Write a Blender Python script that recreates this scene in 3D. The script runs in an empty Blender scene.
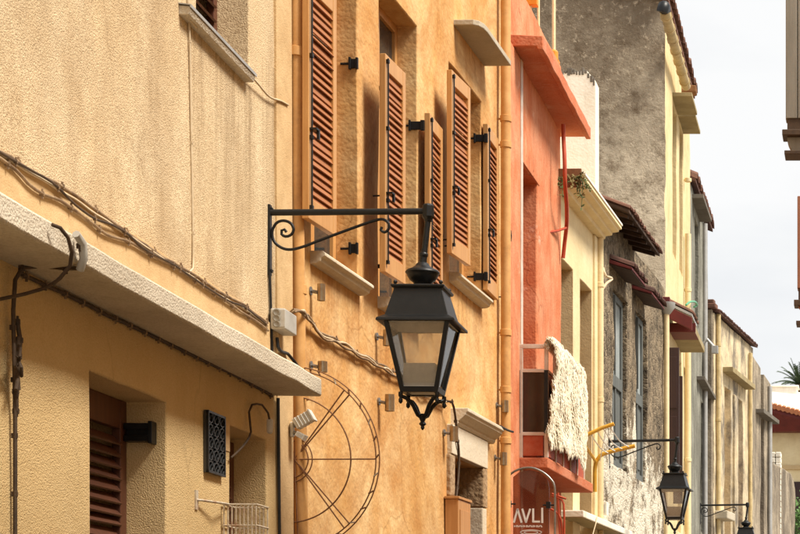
import bpy, bmesh, math, random
from mathutils import Vector, Matrix, noise
random.seed(7)
S = bpy.context.scene
C = S.collection
R = math.radians

# ------------------------------------------------------------------ camera, sky, sun, exposure
FOC, VX, VY, EYE = 1950.0, 870.0, 665.0, 1.7      # focal length in photo pixels, vanishing point, eye height (m)
cam = bpy.data.cameras.new('camera')
cam.sensor_width = 36.0
cam.lens = 36.0 * FOC / 800.0
cam.shift_x = -(VX - 400.0) / 800.0
cam.shift_y = (VY - 267.0) / 800.0
cam.clip_start = 0.1
cam.clip_end = 3000
camo = bpy.data.objects.new('camera', cam)
C.objects.link(camo)
camo.location = (0, 0, EYE)
camo.rotation_euler = (R(90), 0, 0)
S.camera = camo

SUN_EL, SUN_AZ = 55.0, 104.0                      # azimuth measured from +Y (street) clockwise to +X
w = bpy.data.worlds.new('World')
S.world = w
w.use_nodes = True
wn = w.node_tree
for n in list(wn.nodes): wn.nodes.remove(n)
def wnode(t, **k):
    n = wn.nodes.new(t)
    for a, b in k.items(): setattr(n, a, b)
    return n
sky = wnode('ShaderNodeTexSky', sky_type='NISHITA', sun_disc=False, sun_elevation=R(SUN_EL), sun_rotation=R(SUN_AZ))
sky.dust_density = 3.0
tc = wnode('ShaderNodeTexCoord')
mp = wnode('ShaderNodeMapping')
mp.inputs['Scale'].default_value = (1.0, 1.0, 2.6)
cl = wnode('ShaderNodeTexNoise')
cl.inputs['Scale'].default_value = 5.0
cl.inputs['Detail'].default_value = 6.0
cr = wnode('ShaderNodeValToRGB')
cr.color_ramp.elements[0].position = 0.36
cr.color_ramp.elements[0].color = (7.6, 7.75, 7.9, 1)
cr.color_ramp.elements[1].position = 0.60
cr.color_ramp.elements[1].color = (8.7, 8.7, 8.65, 1)
mix = wnode('ShaderNodeMixRGB')
mix.inputs['Fac'].default_value = 0.93
bg = wnode('ShaderNodeBackground')
bg.inputs['Strength'].default_value = 0.053
wo = wnode('ShaderNodeOutputWorld')
L = wn.links.new
L(tc.outputs['Generated'], mp.inputs['Vector']); L(mp.outputs[0], cl.inputs['Vector'])
L(cl.outputs['Fac'], cr.inputs['Fac']); L(sky.outputs[0], mix.inputs['Color1']); L(cr.outputs['Color'], mix.inputs['Color2'])
L(mix.outputs[0], bg.inputs['Color']); L(bg.outputs[0], wo.inputs['Surface'])

sun = bpy.data.lights.new('sun', 'SUN')
sun.energy = 2.9
sun.angle = R(20)
sun.color = (1.0, 0.93, 0.82)
suno = bpy.data.objects.new('sun', sun)
C.objects.link(suno)
sd = Vector((math.sin(R(SUN_AZ)) * math.cos(R(SUN_EL)), math.cos(R(SUN_AZ)) * math.cos(R(SUN_EL)), math.sin(R(SUN_EL))))
suno.rotation_euler = sd.to_track_quat('Z', 'Y').to_euler()
suno.location = (8, 20, 18)

S.view_settings.view_transform = 'Standard'
S.view_settings.look = 'None'
S.view_settings.gamma = 1.0
S.view_settings.use_curve_mapping = False
S.view_settings.exposure = 1.16
S.cycles.max_bounces = 8
S.cycles.diffuse_bounces = 4
S.cycles.transparent_max_bounces = 12

# ------------------------------------------------------------------ mesh helpers
class MB:
    def __init__(s): s.v, s.f = [], []
    def add(s, vs, fs):
        b = len(s.v); s.v += [tuple(p) for p in vs]; s.f += [tuple(i + b for i in f) for f in fs]; return s
    def hexa(s, p):          # p: 4 bottom then 4 top, same order
        return s.add(p, [(3,2,1,0),(4,5,6,7),(0,1,5,4),(1,2,6,5),(2,3,7,6),(3,0,4,7)])
    def box(s, x0, x1, y0, y1, z0, z1):
        return s.hexa([(x0,y0,z0),(x1,y0,z0),(x1,y1,z0),(x0,y1,z0),(x0,y0,z1),(x1,y0,z1),(x1,y1,z1),(x0,y1,z1)])
    def prism(s, poly, axis, t0, t1):
        def P(a, b, t): return {'y':(a,t,b),'x':(t,a,b),'z':(a,b,t)}[axis]
        n = len(poly)
        return s.add([P(a,b,t0) for a,b in poly] + [P(a,b,t1) for a,b in poly],
                     [tuple(range(n)), tuple(range(2*n-1, n-1, -1))] + [(i,(i+1)%n,n+(i+1)%n,n+i) for i in range(n)])
    def sweep_profile(s, poly, y0, y1): return s.prism(poly, 'y', y0, y1)
    def tube(s, pts, r, n=8, caps=True):
        pts = [Vector(p) for p in pts]; m = len(pts)
        rs = r if isinstance(r, (list, tuple)) else [r]*m
        t0 = (pts[1]-pts[0]).normalized()
        a = Vector((0,0,1)) if abs(t0.z) < .9 else Vector((1,0,0))
        nx = t0.cross(a).normalized(); rings = []
        for i in range(m):
            t = (pts[min(i+1,m-1)]-pts[max(i-1,0)])
            t = t.normalized() if t.length > 1e-9 else t0
            nx = (nx - t*nx.dot(t))
            nx = nx.normalized() if nx.length > 1e-6 else t.orthogonal().normalized()
            ny = t.cross(nx)
            rings.append([pts[i] + (nx*math.cos(2*math.pi*k/n)+ny*math.sin(2*math.pi*k/n))*rs[i] for k in range(n)])
        vs = [p for q in rings for p in q]
        fs = [(i*n+k, i*n+(k+1)%n, (i+1)*n+(k+1)%n, (i+1)*n+k) for i in range(m-1) for k in range(n)]
        if caps: fs += [tuple(range(n-1,-1,-1)), tuple(range((m-1)*n, m*n))]
        return s.add(vs, fs)
    def lathe(s, prof, n=20, c=(0,0,0)):
        vs = [(c[0]+r*math.cos(2*math.pi*k/n), c[1]+r*math.sin(2*math.pi*k/n), c[2]+z) for r,z in prof for k in range(n)]
        m = len(prof)
        fs = [(i*n+k, i*n+(k+1)%n, (i+1)*n+(k+1)%n, (i+1)*n+k) for i in range(m-1) for k in range(n)]
        fs += [tuple(range(n-1,-1,-1)), tuple(range((m-1)*n, m*n))]
        return s.add(vs, fs)
    def pyramid(s, levels, c=(0,0,0)):   # square frustum stack: (half, z)
        vs = []
        for h,z in levels: vs += [(c[0]-h,c[1]-h,c[2]+z),(c[0]+h,c[1]-h,c[2]+z),(c[0]+h,c[1]+h,c[2]+z),(c[0]-h,c[1]+h,c[2]+z)]
        m = len(levels)
        fs = [(i*4+k, i*4+(k+1)%4, (i+1)*4+(k+1)%4, (i+1)*4+k) for i in range(m-1) for k in range(4)]
        return s.add(vs, fs + [(3,2,1,0), tuple(range((m-1)*4, m*4))])
    def mesh(s, name, mat, smooth=None):
        me = bpy.data.meshes.new(name); me.from_pydata(s.v, [], s.f)
        bm = bmesh.new(); bm.from_mesh(me); bmesh.ops.recalc_face_normals(bm, faces=bm.faces); bm.to_mesh(me); bm.free()
        me.materials.append(mat)
        if smooth is not None:
            me.polygons.foreach_set('use_smooth', [True]*len(me.polygons)); me.set_sharp_from_angle(angle=R(smooth))
        return me
    def build(s, name, mat, parent=None, bevel=0, smooth=None, seg=2):
        return link(name, s.mesh(name, mat, smooth), parent, bevel, seg)
def link(name, data, parent=None, bevel=0, seg=2):
    o = bpy.data.objects.new(name, data); C.objects.link(o)
    if parent: o.parent = parent
    if bevel:
        b = o.modifiers.new('bevel', 'BEVEL'); b.width = bevel; b.segments = seg; b.limit_method = 'ANGLE'; b.angle_limit = R(40)
    return o
def tag(o, label, cat, group=None):
    o['label'] = label; o['category'] = cat
    if group: o['group'] = group
    return o
def part_label(o, label): o['label'] = label; return o
def empty(name, M, label, cat, group=None):
    o = bpy.data.objects.new(name, None); C.objects.link(o); o.matrix_world = M; o.empty_display_size = .2
    return tag(o, label, cat, group)
def copy_tree(o, parent=None):
    c = o.copy(); C.objects.link(c)
    if parent: c.parent = parent
    for ch in list(o.children): copy_tree(ch, c)
    return c

class Facade:
    """local x = out into the street, y = along the facade away from the camera, z = up from the ground"""
    def __init__(s, X, Y, vpx):
        s.o = Vector((X, Y)); t = Vector(((vpx-VX)/FOC, 1.0)).normalized(); s.t = t; s.n = Vector((t.y, -t.x))
        s.a = math.atan2(-t.x, t.y)
        s.M = Matrix.Translation((X, Y, 0)) @ Matrix.Rotation(s.a, 4, 'Z')
    def at(s, px, py, d=0.0):
        k = (px-VX)/FOC                       # X = k*Y ; (P-o).n = d
        Y = (d + s.o.dot(s.n)) / (k*s.n.x + s.n.y)
        P = Vector((k*Y, Y))
        return (P-s.o).dot(s.t), EYE + (VY-py)/FOC*Y
    def u(s, px, d=0.0): return s.at(px, VY, d)[0]
    def z(s, px, py, d=0.0): return s.at(px, py, d)[1]
    def p(s, px, py, d=0.0): u, z = s.at(px, py, d); return (d, u, z)
    def w(s, u): return s.o + s.t*u
    def MT(s, d, u, z): return s.M @ Matrix.Translation((d, u, z))
def at_depth(px, py, Y): return Vector(((px-VX)/FOC*Y, Y, EYE + (VY-py)/FOC*Y))

def relief_wall(u0, u1, z0, z1, holes, D=4.0, step=.22, wob=.004, edge=.006, warp=None, top=None):
    """a house front with real openings; closed sides, top and back"""
    def lines(a, b, marks):
        L_ = sorted(set([a, b] + [m for m in marks if a < m < b])); out = [a]
        for p, q in zip(L_, L_[1:]):
            k = max(1, int(round((q-p)/step)))
            out += [p + (q-p)*i/k for i in range(1, k+1)]
        return out
    us = lines(u0, u1, [h[0] for h in holes]+[h[1] for h in holes]); zs = lines(z0, z1, [h[2] for h in holes]+[h[3] for h in holes])
    def depth(i, j):
        if i < 0 or j < 0 or i >= len(us)-1 or j >= len(zs)-1: return D
        u = (us[i]+us[i+1])/2; z = (zs[j]+zs[j+1])/2
        for h in holes:
            if h[0] < u < h[1] and h[2] < z < h[3]: return h[4]
        return 0.0
    m = MB(); idx = {}
    def V(i, j, d):
        k = (i, j, round(d, 4))
        if k not in idx:
            u, z = us[i], zs[j]
            nz = noise.noise(Vector((u*1.3, z*1.3, u0*7)))
            nu = noise.noise(Vector((u*3.1, z*3.1, 5.0+u0))); nv = noise.noise(Vector((u*3.1, z*3.1, 9.0)))
            inner = 0 < i < len(us)-1 and 0 < j < len(zs)-1
            uu = u + (nu*edge if inner else 0); zz = z + (nv*edge if inner else 0)
            if warp: uu = warp(uu, zz)
            if top: zz = top(uu, zz)
            idx[k] = len(m.v); m.v.append((-d + nz*wob*2 if d < D else -d, uu, zz))
        return idx[k]
    for i in range(len(us)-1):
        for j in range(len(zs)-1):
            d = depth(i, j)
            m.f.append((V(i,j,d), V(i+1,j,d), V(i+1,j+1,d), V(i,j+1,d)))
    for i in range(-1, len(us)-1):
        for j in range(len(zs)-1):
            a, b = depth(i, j), depth(i+1, j)
            if abs(a-b) > 1e-6: m.f.append((V(i+1,j,a), V(i+1,j+1,a), V(i+1,j+1,b), V(i+1,j,b)))
    for i in range(len(us)-1):
        for j in range(-1, len(zs)-1):
            a, b = depth(i, j), depth(i, j+1)
            if abs(a-b) > 1e-6: m.f.append((V(i,j+1,a), V(i+1,j+1,a), V(i+1,j+1,b), V(i,j+1,b)))
    n = len(us)-1; k = len(zs)-1
    m.f.append((V(0,0,D), V(n,0,D), V(n,k,D), V(0,k,D)))
    return m

# ------------------------------------------------------------------ materials
class NT:
    def __init__(s, name):
        s.m = bpy.data.materials.new(name); s.m.use_nodes = True; s.t = s.m.node_tree
        s.b = s.t.nodes['Principled BSDF']; s.out = s.t.nodes['Material Output']
        s.tc = s.n('ShaderNodeTexCoord')
    def n(s, t, **k):
        nd = s.t.nodes.new(t)
        for a, b in k.items(): setattr(nd, a, b)
        return nd
    def l(s, a, b): s.t.links.new(a, b)
    def noise(s, scale, detail=4, rough=.6, stretch=None, off=(0,0,0), distort=0.0):
        v = s.tc.outputs['Object']
        mpn = s.n('ShaderNodeMapping'); mpn.inputs['Location'].default_value = off
        if stretch: mpn.inputs['Scale'].default_value = stretch
        s.l(v, mpn.inputs['Vector'])
        t = s.n('ShaderNodeTexNoise'); t.inputs['Scale'].default_value = scale; t.inputs['Detail'].default_value = detail; t.inputs['Roughness'].default_value = rough; t.inputs['Distortion'].default_value = distort
        s.l(mpn.outputs[0], t.inputs['Vector']); return t.outputs['Fac']
    def voro(s, scale, feature='F1', stretch=None):
        mpn = s.n('ShaderNodeMapping')
        if stretch: mpn.inputs['Scale'].default_value = stretch
        s.l(s.tc.outputs['Object'], mpn.inputs['Vector'])
        t = s.n('ShaderNodeTexVoronoi', feature=feature); t.inputs['Scale'].default_value = scale
        s.l(mpn.outputs[0], t.inputs['Vector']); return t.outputs['Distance']
    def ramp(s, src, a, b, ca=(0,0,0,1), cb=(1,1,1,1)):
        r = s.n('ShaderNodeValToRGB'); e = r.color_ramp.elements
        e[0].position = a; e[1].position = b; e[0].color = ca; e[1].color = cb
        s.l(src, r.inputs['Fac']); return r.outputs['Color']
    def mix(s, fac, a, b, mode='MIX'):
        m = s.n('ShaderNodeMixRGB', blend_type=mode)
        for v, i in ((fac,'Fac'),(a,'Color1'),(b,'Color2')):
            if isinstance(v, (int, float)): m.inputs[i].default_value = v
            elif isinstance(v, tuple): m.inputs[i].default_value = (*v[:3], 1)
            else: s.l(v, m.inputs[i])
        return m.outputs[0]
    def math(s, op, a, b=0.0):
        m = s.n('ShaderNodeMath', operation=op)
        for v, i in ((a,0),(b,1)):
            if isinstance(v, (int,float)): m.inputs[i].default_value = v
            else: s.l(v, m.inputs[i])
        return m.outputs[0]
    def bump(s, h, strength, dist, prev=None):
        b = s.n('ShaderNodeBump'); b.inputs['Strength'].default_value = strength; b.inputs['Distance'].default_value = dist
        s.l(h, b.inputs['Height'])
        if prev is not None: s.l(prev, b.inputs['Normal'])
        return b.outputs[0]
    def done(s, col=None, rough=.85, normal=None, metal=0, spec=.3):
        if col is not None:
            if isinstance(col, tuple): s.b.inputs['Base Color'].default_value = (*col[:3], 1)
            else: s.l(col, s.b.inputs['Base Color'])
        if isinstance(rough, (int,float)): s.b.inputs['Roughness'].default_value = rough
        else: s.l(rough, s.b.inputs['Roughness'])
        s.b.inputs['Metallic'].default_value = metal
        s.b.inputs['Specular IOR Level'].default_value = spec
        if normal is not None: s.l(normal, s.b.inputs['Normal'])
        return s.m

def stucco(name, c1, c2, stain, grain=55, gb=.8, gd=.012, stain_lo=.52, stain_hi=.75, streak=.5, fleck=.25, patch=None, patch_at=(.6,.66), big=.9, stretch=(3.2,3.2,.42), distort=0.0, fine=0.0, drips=(), low=None, crack=0.0, drip_col=None):
    t = NT(name)
    col = t.mix(t.ramp(t.noise(big, 5, .65), .38, .64), c1, c2)
    st = t.ramp(t.noise(1.0, 8, .72, stretch=stretch, distort=distort), stain_lo, stain_hi)
    col = t.mix(t.math('MULTIPLY', st, streak), col, stain)
    st2 = t.ramp(t.noise(.55, 7, .72, off=(3,1,7)), .5, .72)
    col = t.mix(t.math('MULTIPLY', st2, streak*.7), col, stain)
    g = t.noise(grain, 3, .62)
    v = t.voro(grain*1.25)
    fl = t.ramp(g, .36, .56)
    col = t.mix(t.math('MULTIPLY', t.math('SUBTRACT', 1.0, fl), fleck), col, stain)
    if fine: col = t.mix(t.math('MULTIPLY', t.ramp(t.noise(6.0, 8, .75, stretch=(.55,.55,1), off=(5,5,5), distort=.8), .40, .66), fine), col, stain)
    if patch:
        pm = t.ramp(t.noise(1.7, 9, .72, off=(9,4,2)), patch_at[0], patch_at[1])
        col = t.mix(pm, col, patch)
    sep = None
    if drips or low:
        sep = t.n('ShaderNodeSeparateXYZ'); t.l(t.tc.outputs['Object'], sep.inputs[0])
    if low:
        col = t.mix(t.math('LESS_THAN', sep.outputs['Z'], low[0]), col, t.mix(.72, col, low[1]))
    if drips:
        sn = t.ramp(t.noise(1.0, 5, .7, stretch=(9,9,.35), off=(1,2,3)), .42, .66)
        tot = None
        for (ua, ub, zt, ln) in drips:
            a = t.math('MULTIPLY', t.math('GREATER_THAN', sep.outputs['Y'], ua), t.math('LESS_THAN', sep.outputs['Y'], ub))
            f = t.ramp(t.math('DIVIDE', t.math('SUBTRACT', zt, sep.outputs['Z']), ln), 0.0, 1.0, (1,1,1,1), (0,0,0,1))
            a = t.math('MULTIPLY', t.math('MULTIPLY', a, t.math('LESS_THAN', sep.outputs['Z'], zt)), f)
            tot = a if tot is None else t.math('MAXIMUM', tot, a)
        col = t.mix(t.math('MULTIPLY', t.math('MULTIPLY', tot, sn), .6), col, drip_col or tuple(x*.7 for x in stain))
    if crack:
        wn_ = t.n('ShaderNodeTexNoise'); wn_.inputs['Scale'].default_value = 2.2; wn_.inputs['Detail'].default_value = 7; t.l(t.tc.outputs['Object'], wn_.inputs['Vector'])
        ad_ = t.mix(.35, t.tc.outputs['Object'], wn_.outputs['Color'], 'ADD')
        ve = t.n('ShaderNodeTexVoronoi', feature='DISTANCE_TO_EDGE'); ve.inputs['Scale'].default_value = .75; t.l(ad_, ve.inputs['Vector'])
        ck = t.math('MULTIPLY', t.ramp(ve.outputs['Distance'], .002, .006, (1,1,1,1), (0,0,0,1)), t.ramp(t.noise(.8, 3, .5, off=(4,9,4)), .48, .56))
        col = t.mix(t.math('MULTIPLY', ck, crack), col, tuple(x*.55 for x in stain))
    h = t.math('ADD', g, t.math('MULTIPLY', v, -.55))
    nrm = t.bump(t.noise(3.5, 4, .6), .35, .03)
    nrm = t.bump(h, gb, gd, nrm)
    return t.done(col, .92, nrm, spec=.15)

def paint(name, c, c2=None, rough=.5, spec=.4, scale=8, bump=.15, metal=0, dirt=None, dirt_amt=.5):
    t = NT(name)
    col = t.mix(t.ramp(t.noise(scale, 5, .65), .38, .66), c, c2 or tuple(x*.8 for x in c))
    if dirt:
        col = t.mix(t.math('MULTIPLY', t.ramp(t.noise(scale*.7, 8, .75, off=(4,2,1)), .5, .68), dirt_amt), col, dirt)
    return t.done(col, rough, t.bump(t.noise(scale*6, 4, .6), bump, .004), metal, spec)

def wood(name, c, c2, rough=.45, axis='z', scale=14, spec=.4, bump=.25):
    t = NT(name)
    st = {'z':(1,1,.07),'y':(1,.07,1),'x':(.07,1,1)}[axis]
    g = t.noise(scale*3, 6, .65, stretch=st)
    col = t.mix(t.ramp(g, .3, .7), c, c2)
    col = t.mix(t.math('MULTIPLY', t.ramp(t.noise(2.5, 5, .6), .4, .75), .35), col, c2)
    return t.done(col, rough, t.bump(g, bump, .004), 0, spec)

M = {}
M['cream_smooth'] = stucco('cream_smooth_plaster', (.70,.50,.275), (.62,.43,.22), (.36,.21,.09), grain=90, gb=.35, gd=.006, streak=.45, fleck=.1, stretch=(1.8,1.8,.9), fine=.35)
M['concrete'] = stucco('ledge_concrete', (.72,.64,.51), (.62,.54,.42), (.28,.21,.13), grain=75, gb=.6, gd=.010, streak=.5, fleck=.25)
M['orange_pipe'] = paint('orange_pipe_paint', (.66,.37,.14), (.55,.28,.09), .55, .3, 6, .2, dirt=(.25,.12,.05), dirt_amt=.4)
M['red']     = stucco('red_plaster', (.72,.335,.185), (.61,.20,.088), (.44,.12,.05), grain=30, gb=.4, gd=.008, stain_lo=.46, stain_hi=.7, streak=.6, fleck=.08, big=2.2, stretch=(2,2,.8), distort=1.0, fine=.22, patch=(.80,.50,.36), patch_at=(.60,.68), crack=.7)
M['red_canopy'] = stucco('red_canopy_plaster', (.56,.175,.08), (.47,.125,.055), (.64,.37,.26), grain=30, gb=.5, gd=.01, stain_lo=.55, stain_hi=.68, streak=.5, fleck=.1, stretch=(2,2,2), distort=.8, fine=.2)
M['red_dark'] = paint('red_oxide_paint', (.46,.085,.03), (.38,.065,.025), .6, .3, 4, .25, dirt=(.62,.30,.18), dirt_amt=.35)
M['cream2']  = stucco('pale_yellow_plaster', (.83,.70,.44), (.77,.62,.36), (.50,.36,.18), grain=40, gb=.25, gd=.006, streak=.4, fleck=.08, stretch=(2,2,.6), fine=.22)
M['tan']     = stucco('tan_plaster', (.66,.50,.29), (.58,.42,.22), (.36,.24,.12), grain=40, gb=.3, gd=.006, streak=.3, fleck=.1)
M['white_wall'] = stucco('white_limewash', (.88,.84,.74), (.82,.75,.62), (.42,.33,.22), grain=30, gb=.3, gd=.008, streak=.4, fleck=.08)
M['yellow']  = stucco('yellow_limewash', (.78,.64,.38), (.70,.55,.30), (.36,.25,.12), grain=30, gb=.3, gd=.008, streak=.5, fleck=.08, stretch=(2,2,.6), fine=.28)
M['greygreen'] = stucco('grey_plaster', (.33,.32,.265), (.23,.225,.185), (.09,.082,.065), grain=20, gb=.5, gd=.015, stain_lo=.45, stain_hi=.65, streak=.8, fleck=.2, stretch=(2.2,2.2,.5), fine=.35)
M['far_cream'] = stucco('weathered_cream', (.72,.60,.40), (.62,.49,.30), (.16,.135,.11), grain=22, gb=.4, gd=.01, stain_lo=.48, stain_hi=.60, streak=.9, fleck=.08, stretch=(1.6,1.6,.8), fine=.3)
M['far_grey'] = stucco('weathered_grey', (.47,.39,.285), (.33,.27,.195), (.11,.09,.07), grain=20, gb=.5, gd=.015, stain_lo=.44, stain_hi=.62, streak=.9, fleck=.2, stretch=(2.2,2.2,.5), distort=.6, fine=.4)

def gable_mat():
    t = NT('weathered_gable_render')
    n1 = t.noise(.8, 9, .72)
    col = t.mix(t.ramp(n1, .36, .62), (.47,.39,.285), (.74,.635,.47))
    col = t.mix(t.ramp(t.noise(2.4, 9, .75, off=(2,5,1)), .50, .66), col, (.20,.145,.09))
    col = t.mix(t.math('MULTIPLY', t.ramp(t.noise(3.2, 7, .7, off=(7,1,3)), .585, .63), .75), col, (.72,.62,.47))
    z = t.n('ShaderNodeSeparateXYZ'); t.l(t.tc.outputs['Object'], z.inputs[0])
    up = t.ramp(t.math('ADD', t.math('SUBTRACT', t.math('MULTIPLY', z.outputs['Z'], .12), .9), t.math('MULTIPLY', t.noise(1.2, 8, .75, off=(1,8,2)), .6)), .42, .78)
    col = t.mix(t.math('MULTIPLY', up, .85), col, (.13,.095,.062))
    col = t.mix(t.math('MULTIPLY', t.ramp(t.noise(11, 7, .75, off=(3,6,3)), .56, .64), .55), col, (.66,.55,.40))
    col = t.mix(t.math('MULTIPLY', t.ramp(t.noise(9, 7, .75, off=(8,2,3)), .56, .66), .6), col, (.12,.085,.055))
    nrm = t.bump(t.noise(5, 8, .7), .6, .06); nrm = t.bump(t.noise(26, 4, .6), .5, .02, nrm)
    return t.done(col, .95, nrm, spec=.1)
M['gable'] = gable_mat()

def rubble_mat():
    t = NT('rubble_stone_wall')
    mpn = t.n('ShaderNodeMapping'); mpn.inputs['Scale'].default_value = (1,1,1.5); t.l(t.tc.outputs['Object'], mpn.inputs['Vector'])
    wv = t.n('ShaderNodeTexNoise'); wv.inputs['Scale'].default_value = 3; t.l(mpn.outputs[0], wv.inputs['Vector'])
    wv.inputs['Detail'].default_value = 6; ad = t.mix(.55, mpn.outputs[0], wv.outputs['Color'], 'ADD')
    v = t.n('ShaderNodeTexVoronoi', feature='F1'); v.inputs['Scale'].default_value = 8.5; t.l(ad, v.inputs['Vector'])
    e = t.n('ShaderNodeTexVoronoi', feature='DISTANCE_TO_EDGE'); e.inputs['Scale'].default_value = 8.5; t.l(ad, e.inputs['Vector'])
    bw = t.n('ShaderNodeRGBToBW'); t.l(v.outputs['Color'], bw.inputs[0])
    col = t.mix(bw.outputs[0], (.06,.044,.03), (.36,.275,.18))
    col = t.mix(t.ramp(e.outputs['Distance'], .02, .09), (.36,.28,.19), col)
    col = t.mix(t.ramp(t.noise(2.0, 8, .75), .45, .62), col, (.04,.031,.024))
    z = t.n('ShaderNodeSeparateXYZ'); t.l(t.tc.outputs['Object'], z.inputs[0])
    col = t.mix(t.math('MULTIPLY', t.ramp(t.noise(14, 8, .8, off=(6,6,1)), .46, .6), .55), col, (.36,.29,.20))
    hz = t.math('ADD', t.math('MULTIPLY', t.math('ADD', t.math('MULTIPLY', z.outputs['Z'], -.5), t.math('MULTIPLY', t.noise(1.6, 9, .78, stretch=(.8,.8,.7), off=(3,3,3)), 2.9)), .4), .9)
    col = t.mix(t.math('MULTIPLY', t.ramp(hz, .54, .58), t.ramp(t.noise(2.6, 9, .8, stretch=(.6,.6,1.0), off=(8,3,6)), .42, .50)), col, (.74,.67,.54))        # remains of old limewash low on the wall
    h = t.math('ADD', t.ramp(e.outputs['Distance'], 0, .15), t.math('MULTIPLY', t.noise(22, 7, .75), 1.4))
    return t.done(col, .95, t.bump(h, .65, .03), spec=.1)
M['rubble'] = rubble_mat()

M['shutter'] = wood('shutter_varnished_wood', (.62,.34,.125), (.47,.22,.065), .45, 'z', 12, .45, .2)
M['slat']    = wood('shutter_slat_wood', (.43,.165,.045), (.31,.10,.026), .48, 'y', 12, .45, .2)
M['brown_paint'] = wood('dark_brown_louvre_paint', (.15,.052,.027), (.085,.031,.017), .5, 'z', 8, .4, .25)
M['board']   = wood('door_board_wood', (.56,.29,.11), (.42,.19,.06), .5, 'z', 10, .35, .3)
M['blue_wood'] = wood('faded_blue_grey_wood', (.15,.16,.152), (.075,.08,.076), .75, 'z', 10, .25, .4)
M['dark_shutter'] = wood('dark_maroon_shutter_paint', (.045,.018,.016), (.028,.012,.011), .45, 'z', 8, .4, .2)
M['maroon']  = paint('maroon_board_paint', (.145,.020,.016), (.10,.014,.012), .6, .35, 5, .2)
M['bay_wood'] = wood('weathered_bay_wood', (.35,.325,.28), (.24,.22,.185), .75, 'z', 7, .2, .5)
M['bay_wood_dark'] = wood('dark_bay_moulding_wood', (.12,.075,.045), (.07,.045,.03), .6, 'y', 7, .3, .3)
M['bay_red'] = wood('red_brown_bay_wood', (.42,.20,.12), (.30,.13,.08), .6, 'z', 7, .3, .3)
M['iron']    = paint('black_iron_paint', (.006,.0065,.007), (.010,.0105,.011), .42, .35, 14, .12)
M['rust']    = paint('rusty_brown_iron', (.17,.075,.032), (.25,.115,.05), .75, .3, 40, .4)
M['rust_white'] = paint('rusting_white_wire', (.62,.55,.43), (.50,.40,.28), .6, .3, 20, .3, dirt=(.30,.10,.03), dirt_amt=.9)
M['steel']   = paint('brushed_bronze_steel', (.42,.33,.22), (.30,.22,.14), .32, .5, 20, .1, metal=.85)
M['steel_dark'] = paint('grey_steel', (.30,.29,.27), (.22,.21,.2), .4, .5, 20, .1, metal=.8)
M['stone']   = stucco('carved_limestone', (.70,.62,.49), (.62,.53,.39), (.36,.27,.17), grain=40, gb=.4, gd=.006, streak=.4, fleck=.12)
M['slabstone'] = stucco('pale_slab_stone', (.52,.46,.36), (.43,.37,.27), (.25,.19,.12), grain=40, gb=.4, gd=.006, streak=.3, fleck=.15)
M['jambstone'] = stucco('brown_jamb_stone', (.44,.31,.19), (.33,.22,.12), (.18,.11,.06), grain=20, gb=.7, gd=.02, streak=.5, fleck=.2)
M['box_grey'] = paint('grey_plastic_box', (.50,.48,.43), (.44,.42,.37), .5, .4, 10, .1, dirt=(.3,.24,.16), dirt_amt=.35)
M['knob_grey'] = paint('grey_plastic_knockout', (.27,.24,.19), (.22,.20,.16), .5, .4, 10, .1)
M['white_plastic'] = paint('white_plastic', (.74,.72,.66), (.66,.63,.56), .4, .4, 10, .1, dirt=(.4,.33,.24), dirt_amt=.3)
M['cable']   = paint('painted_over_cable', (.36,.25,.15), (.16,.10,.06), .8, .2, 9, .4, dirt=(.07,.045,.03), dirt_amt=.7)
M['cable_dark'] = paint('dark_cable', (.055,.035,.022), (.10,.065,.04), .7, .3, 14, .3)
M['cable_black'] = paint('black_cable', (.012,.012,.013), (.02,.02,.02), .5, .4, 14, .2)
M['cable_pale'] = paint('pale_cable', (.62,.50,.34), (.52,.40,.25), .7, .3, 14, .3)
M['cable_red'] = paint('red_conduit_paint', (.45,.07,.025), (.36,.05,.02), .6, .3, 10, .2)
M['yellow_paint'] = paint('yellow_pole_paint', (.72,.40,.045), (.62,.32,.03), .5, .4, 9, .2, dirt=(.35,.30,.12), dirt_amt=.6)
M['orange_plastic'] = paint('orange_plastic', (.78,.28,.02), (.70,.24,.02), .5, .4, 10, .1)
M['white_metal'] = paint('white_rail_paint', (.66,.58,.49), (.56,.47,.38), .5, .4, 8, .2, dirt=(.42,.14,.07), dirt_amt=.4)
M['dark_glass'] = paint('dark_brown_panel', (.026,.014,.012), (.04,.018,.014), .12, .5, 3, .05)
M['gutter']  = paint('old_yellow_gutter', (.60,.47,.25), (.46,.35,.17), .6, .3, 6, .3, dirt=(.24,.16,.08), dirt_amt=.5)
M['tile']    = paint('clay_roof_tile', (.19,.09,.06), (.125,.065,.048), .85, .2, 9, .5, dirt=(.10,.065,.05), dirt_amt=.6)
M['tile_dark'] = paint('dark_clay_tile', (.115,.055,.04), (.08,.042,.033), .85, .2, 9, .5, dirt=(.07,.05,.04), dirt_amt=.6)
M['tile_pale'] = paint('bleached_roof_tile', (.70,.64,.56), (.60,.52,.44), .9, .2, 3, .5, dirt=(.45,.30,.22), dirt_amt=.5)
M['soffit']  = paint('olive_hood_concrete', (.36,.29,.165), (.28,.215,.11), .9, .15, 3, .4, dirt=(.14,.11,.06), dirt_amt=.5)
M['soffit_dark'] = paint('dark_eave_boards', (.075,.045,.03), (.05,.03,.022), .8, .2, 5, .4)
M['grey_hood'] = paint('dark_grey_hood_concrete', (.17,.15,.125), (.12,.105,.085), .9, .15, 4, .4)
M['brick']   = paint('bare_brown_brick', (.26,.13,.065), (.18,.09,.045), .95, .1, 9, .6)
M['zinc']    = paint('dull_zinc', (.45,.44,.42), (.36,.35,.33), .5, .5, 6, .2, metal=.4)
M['window_dark'] = paint('dark_room_glass', (.03,.032,.032), (.05,.05,.048), .08, .6, 2, .02)
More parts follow.
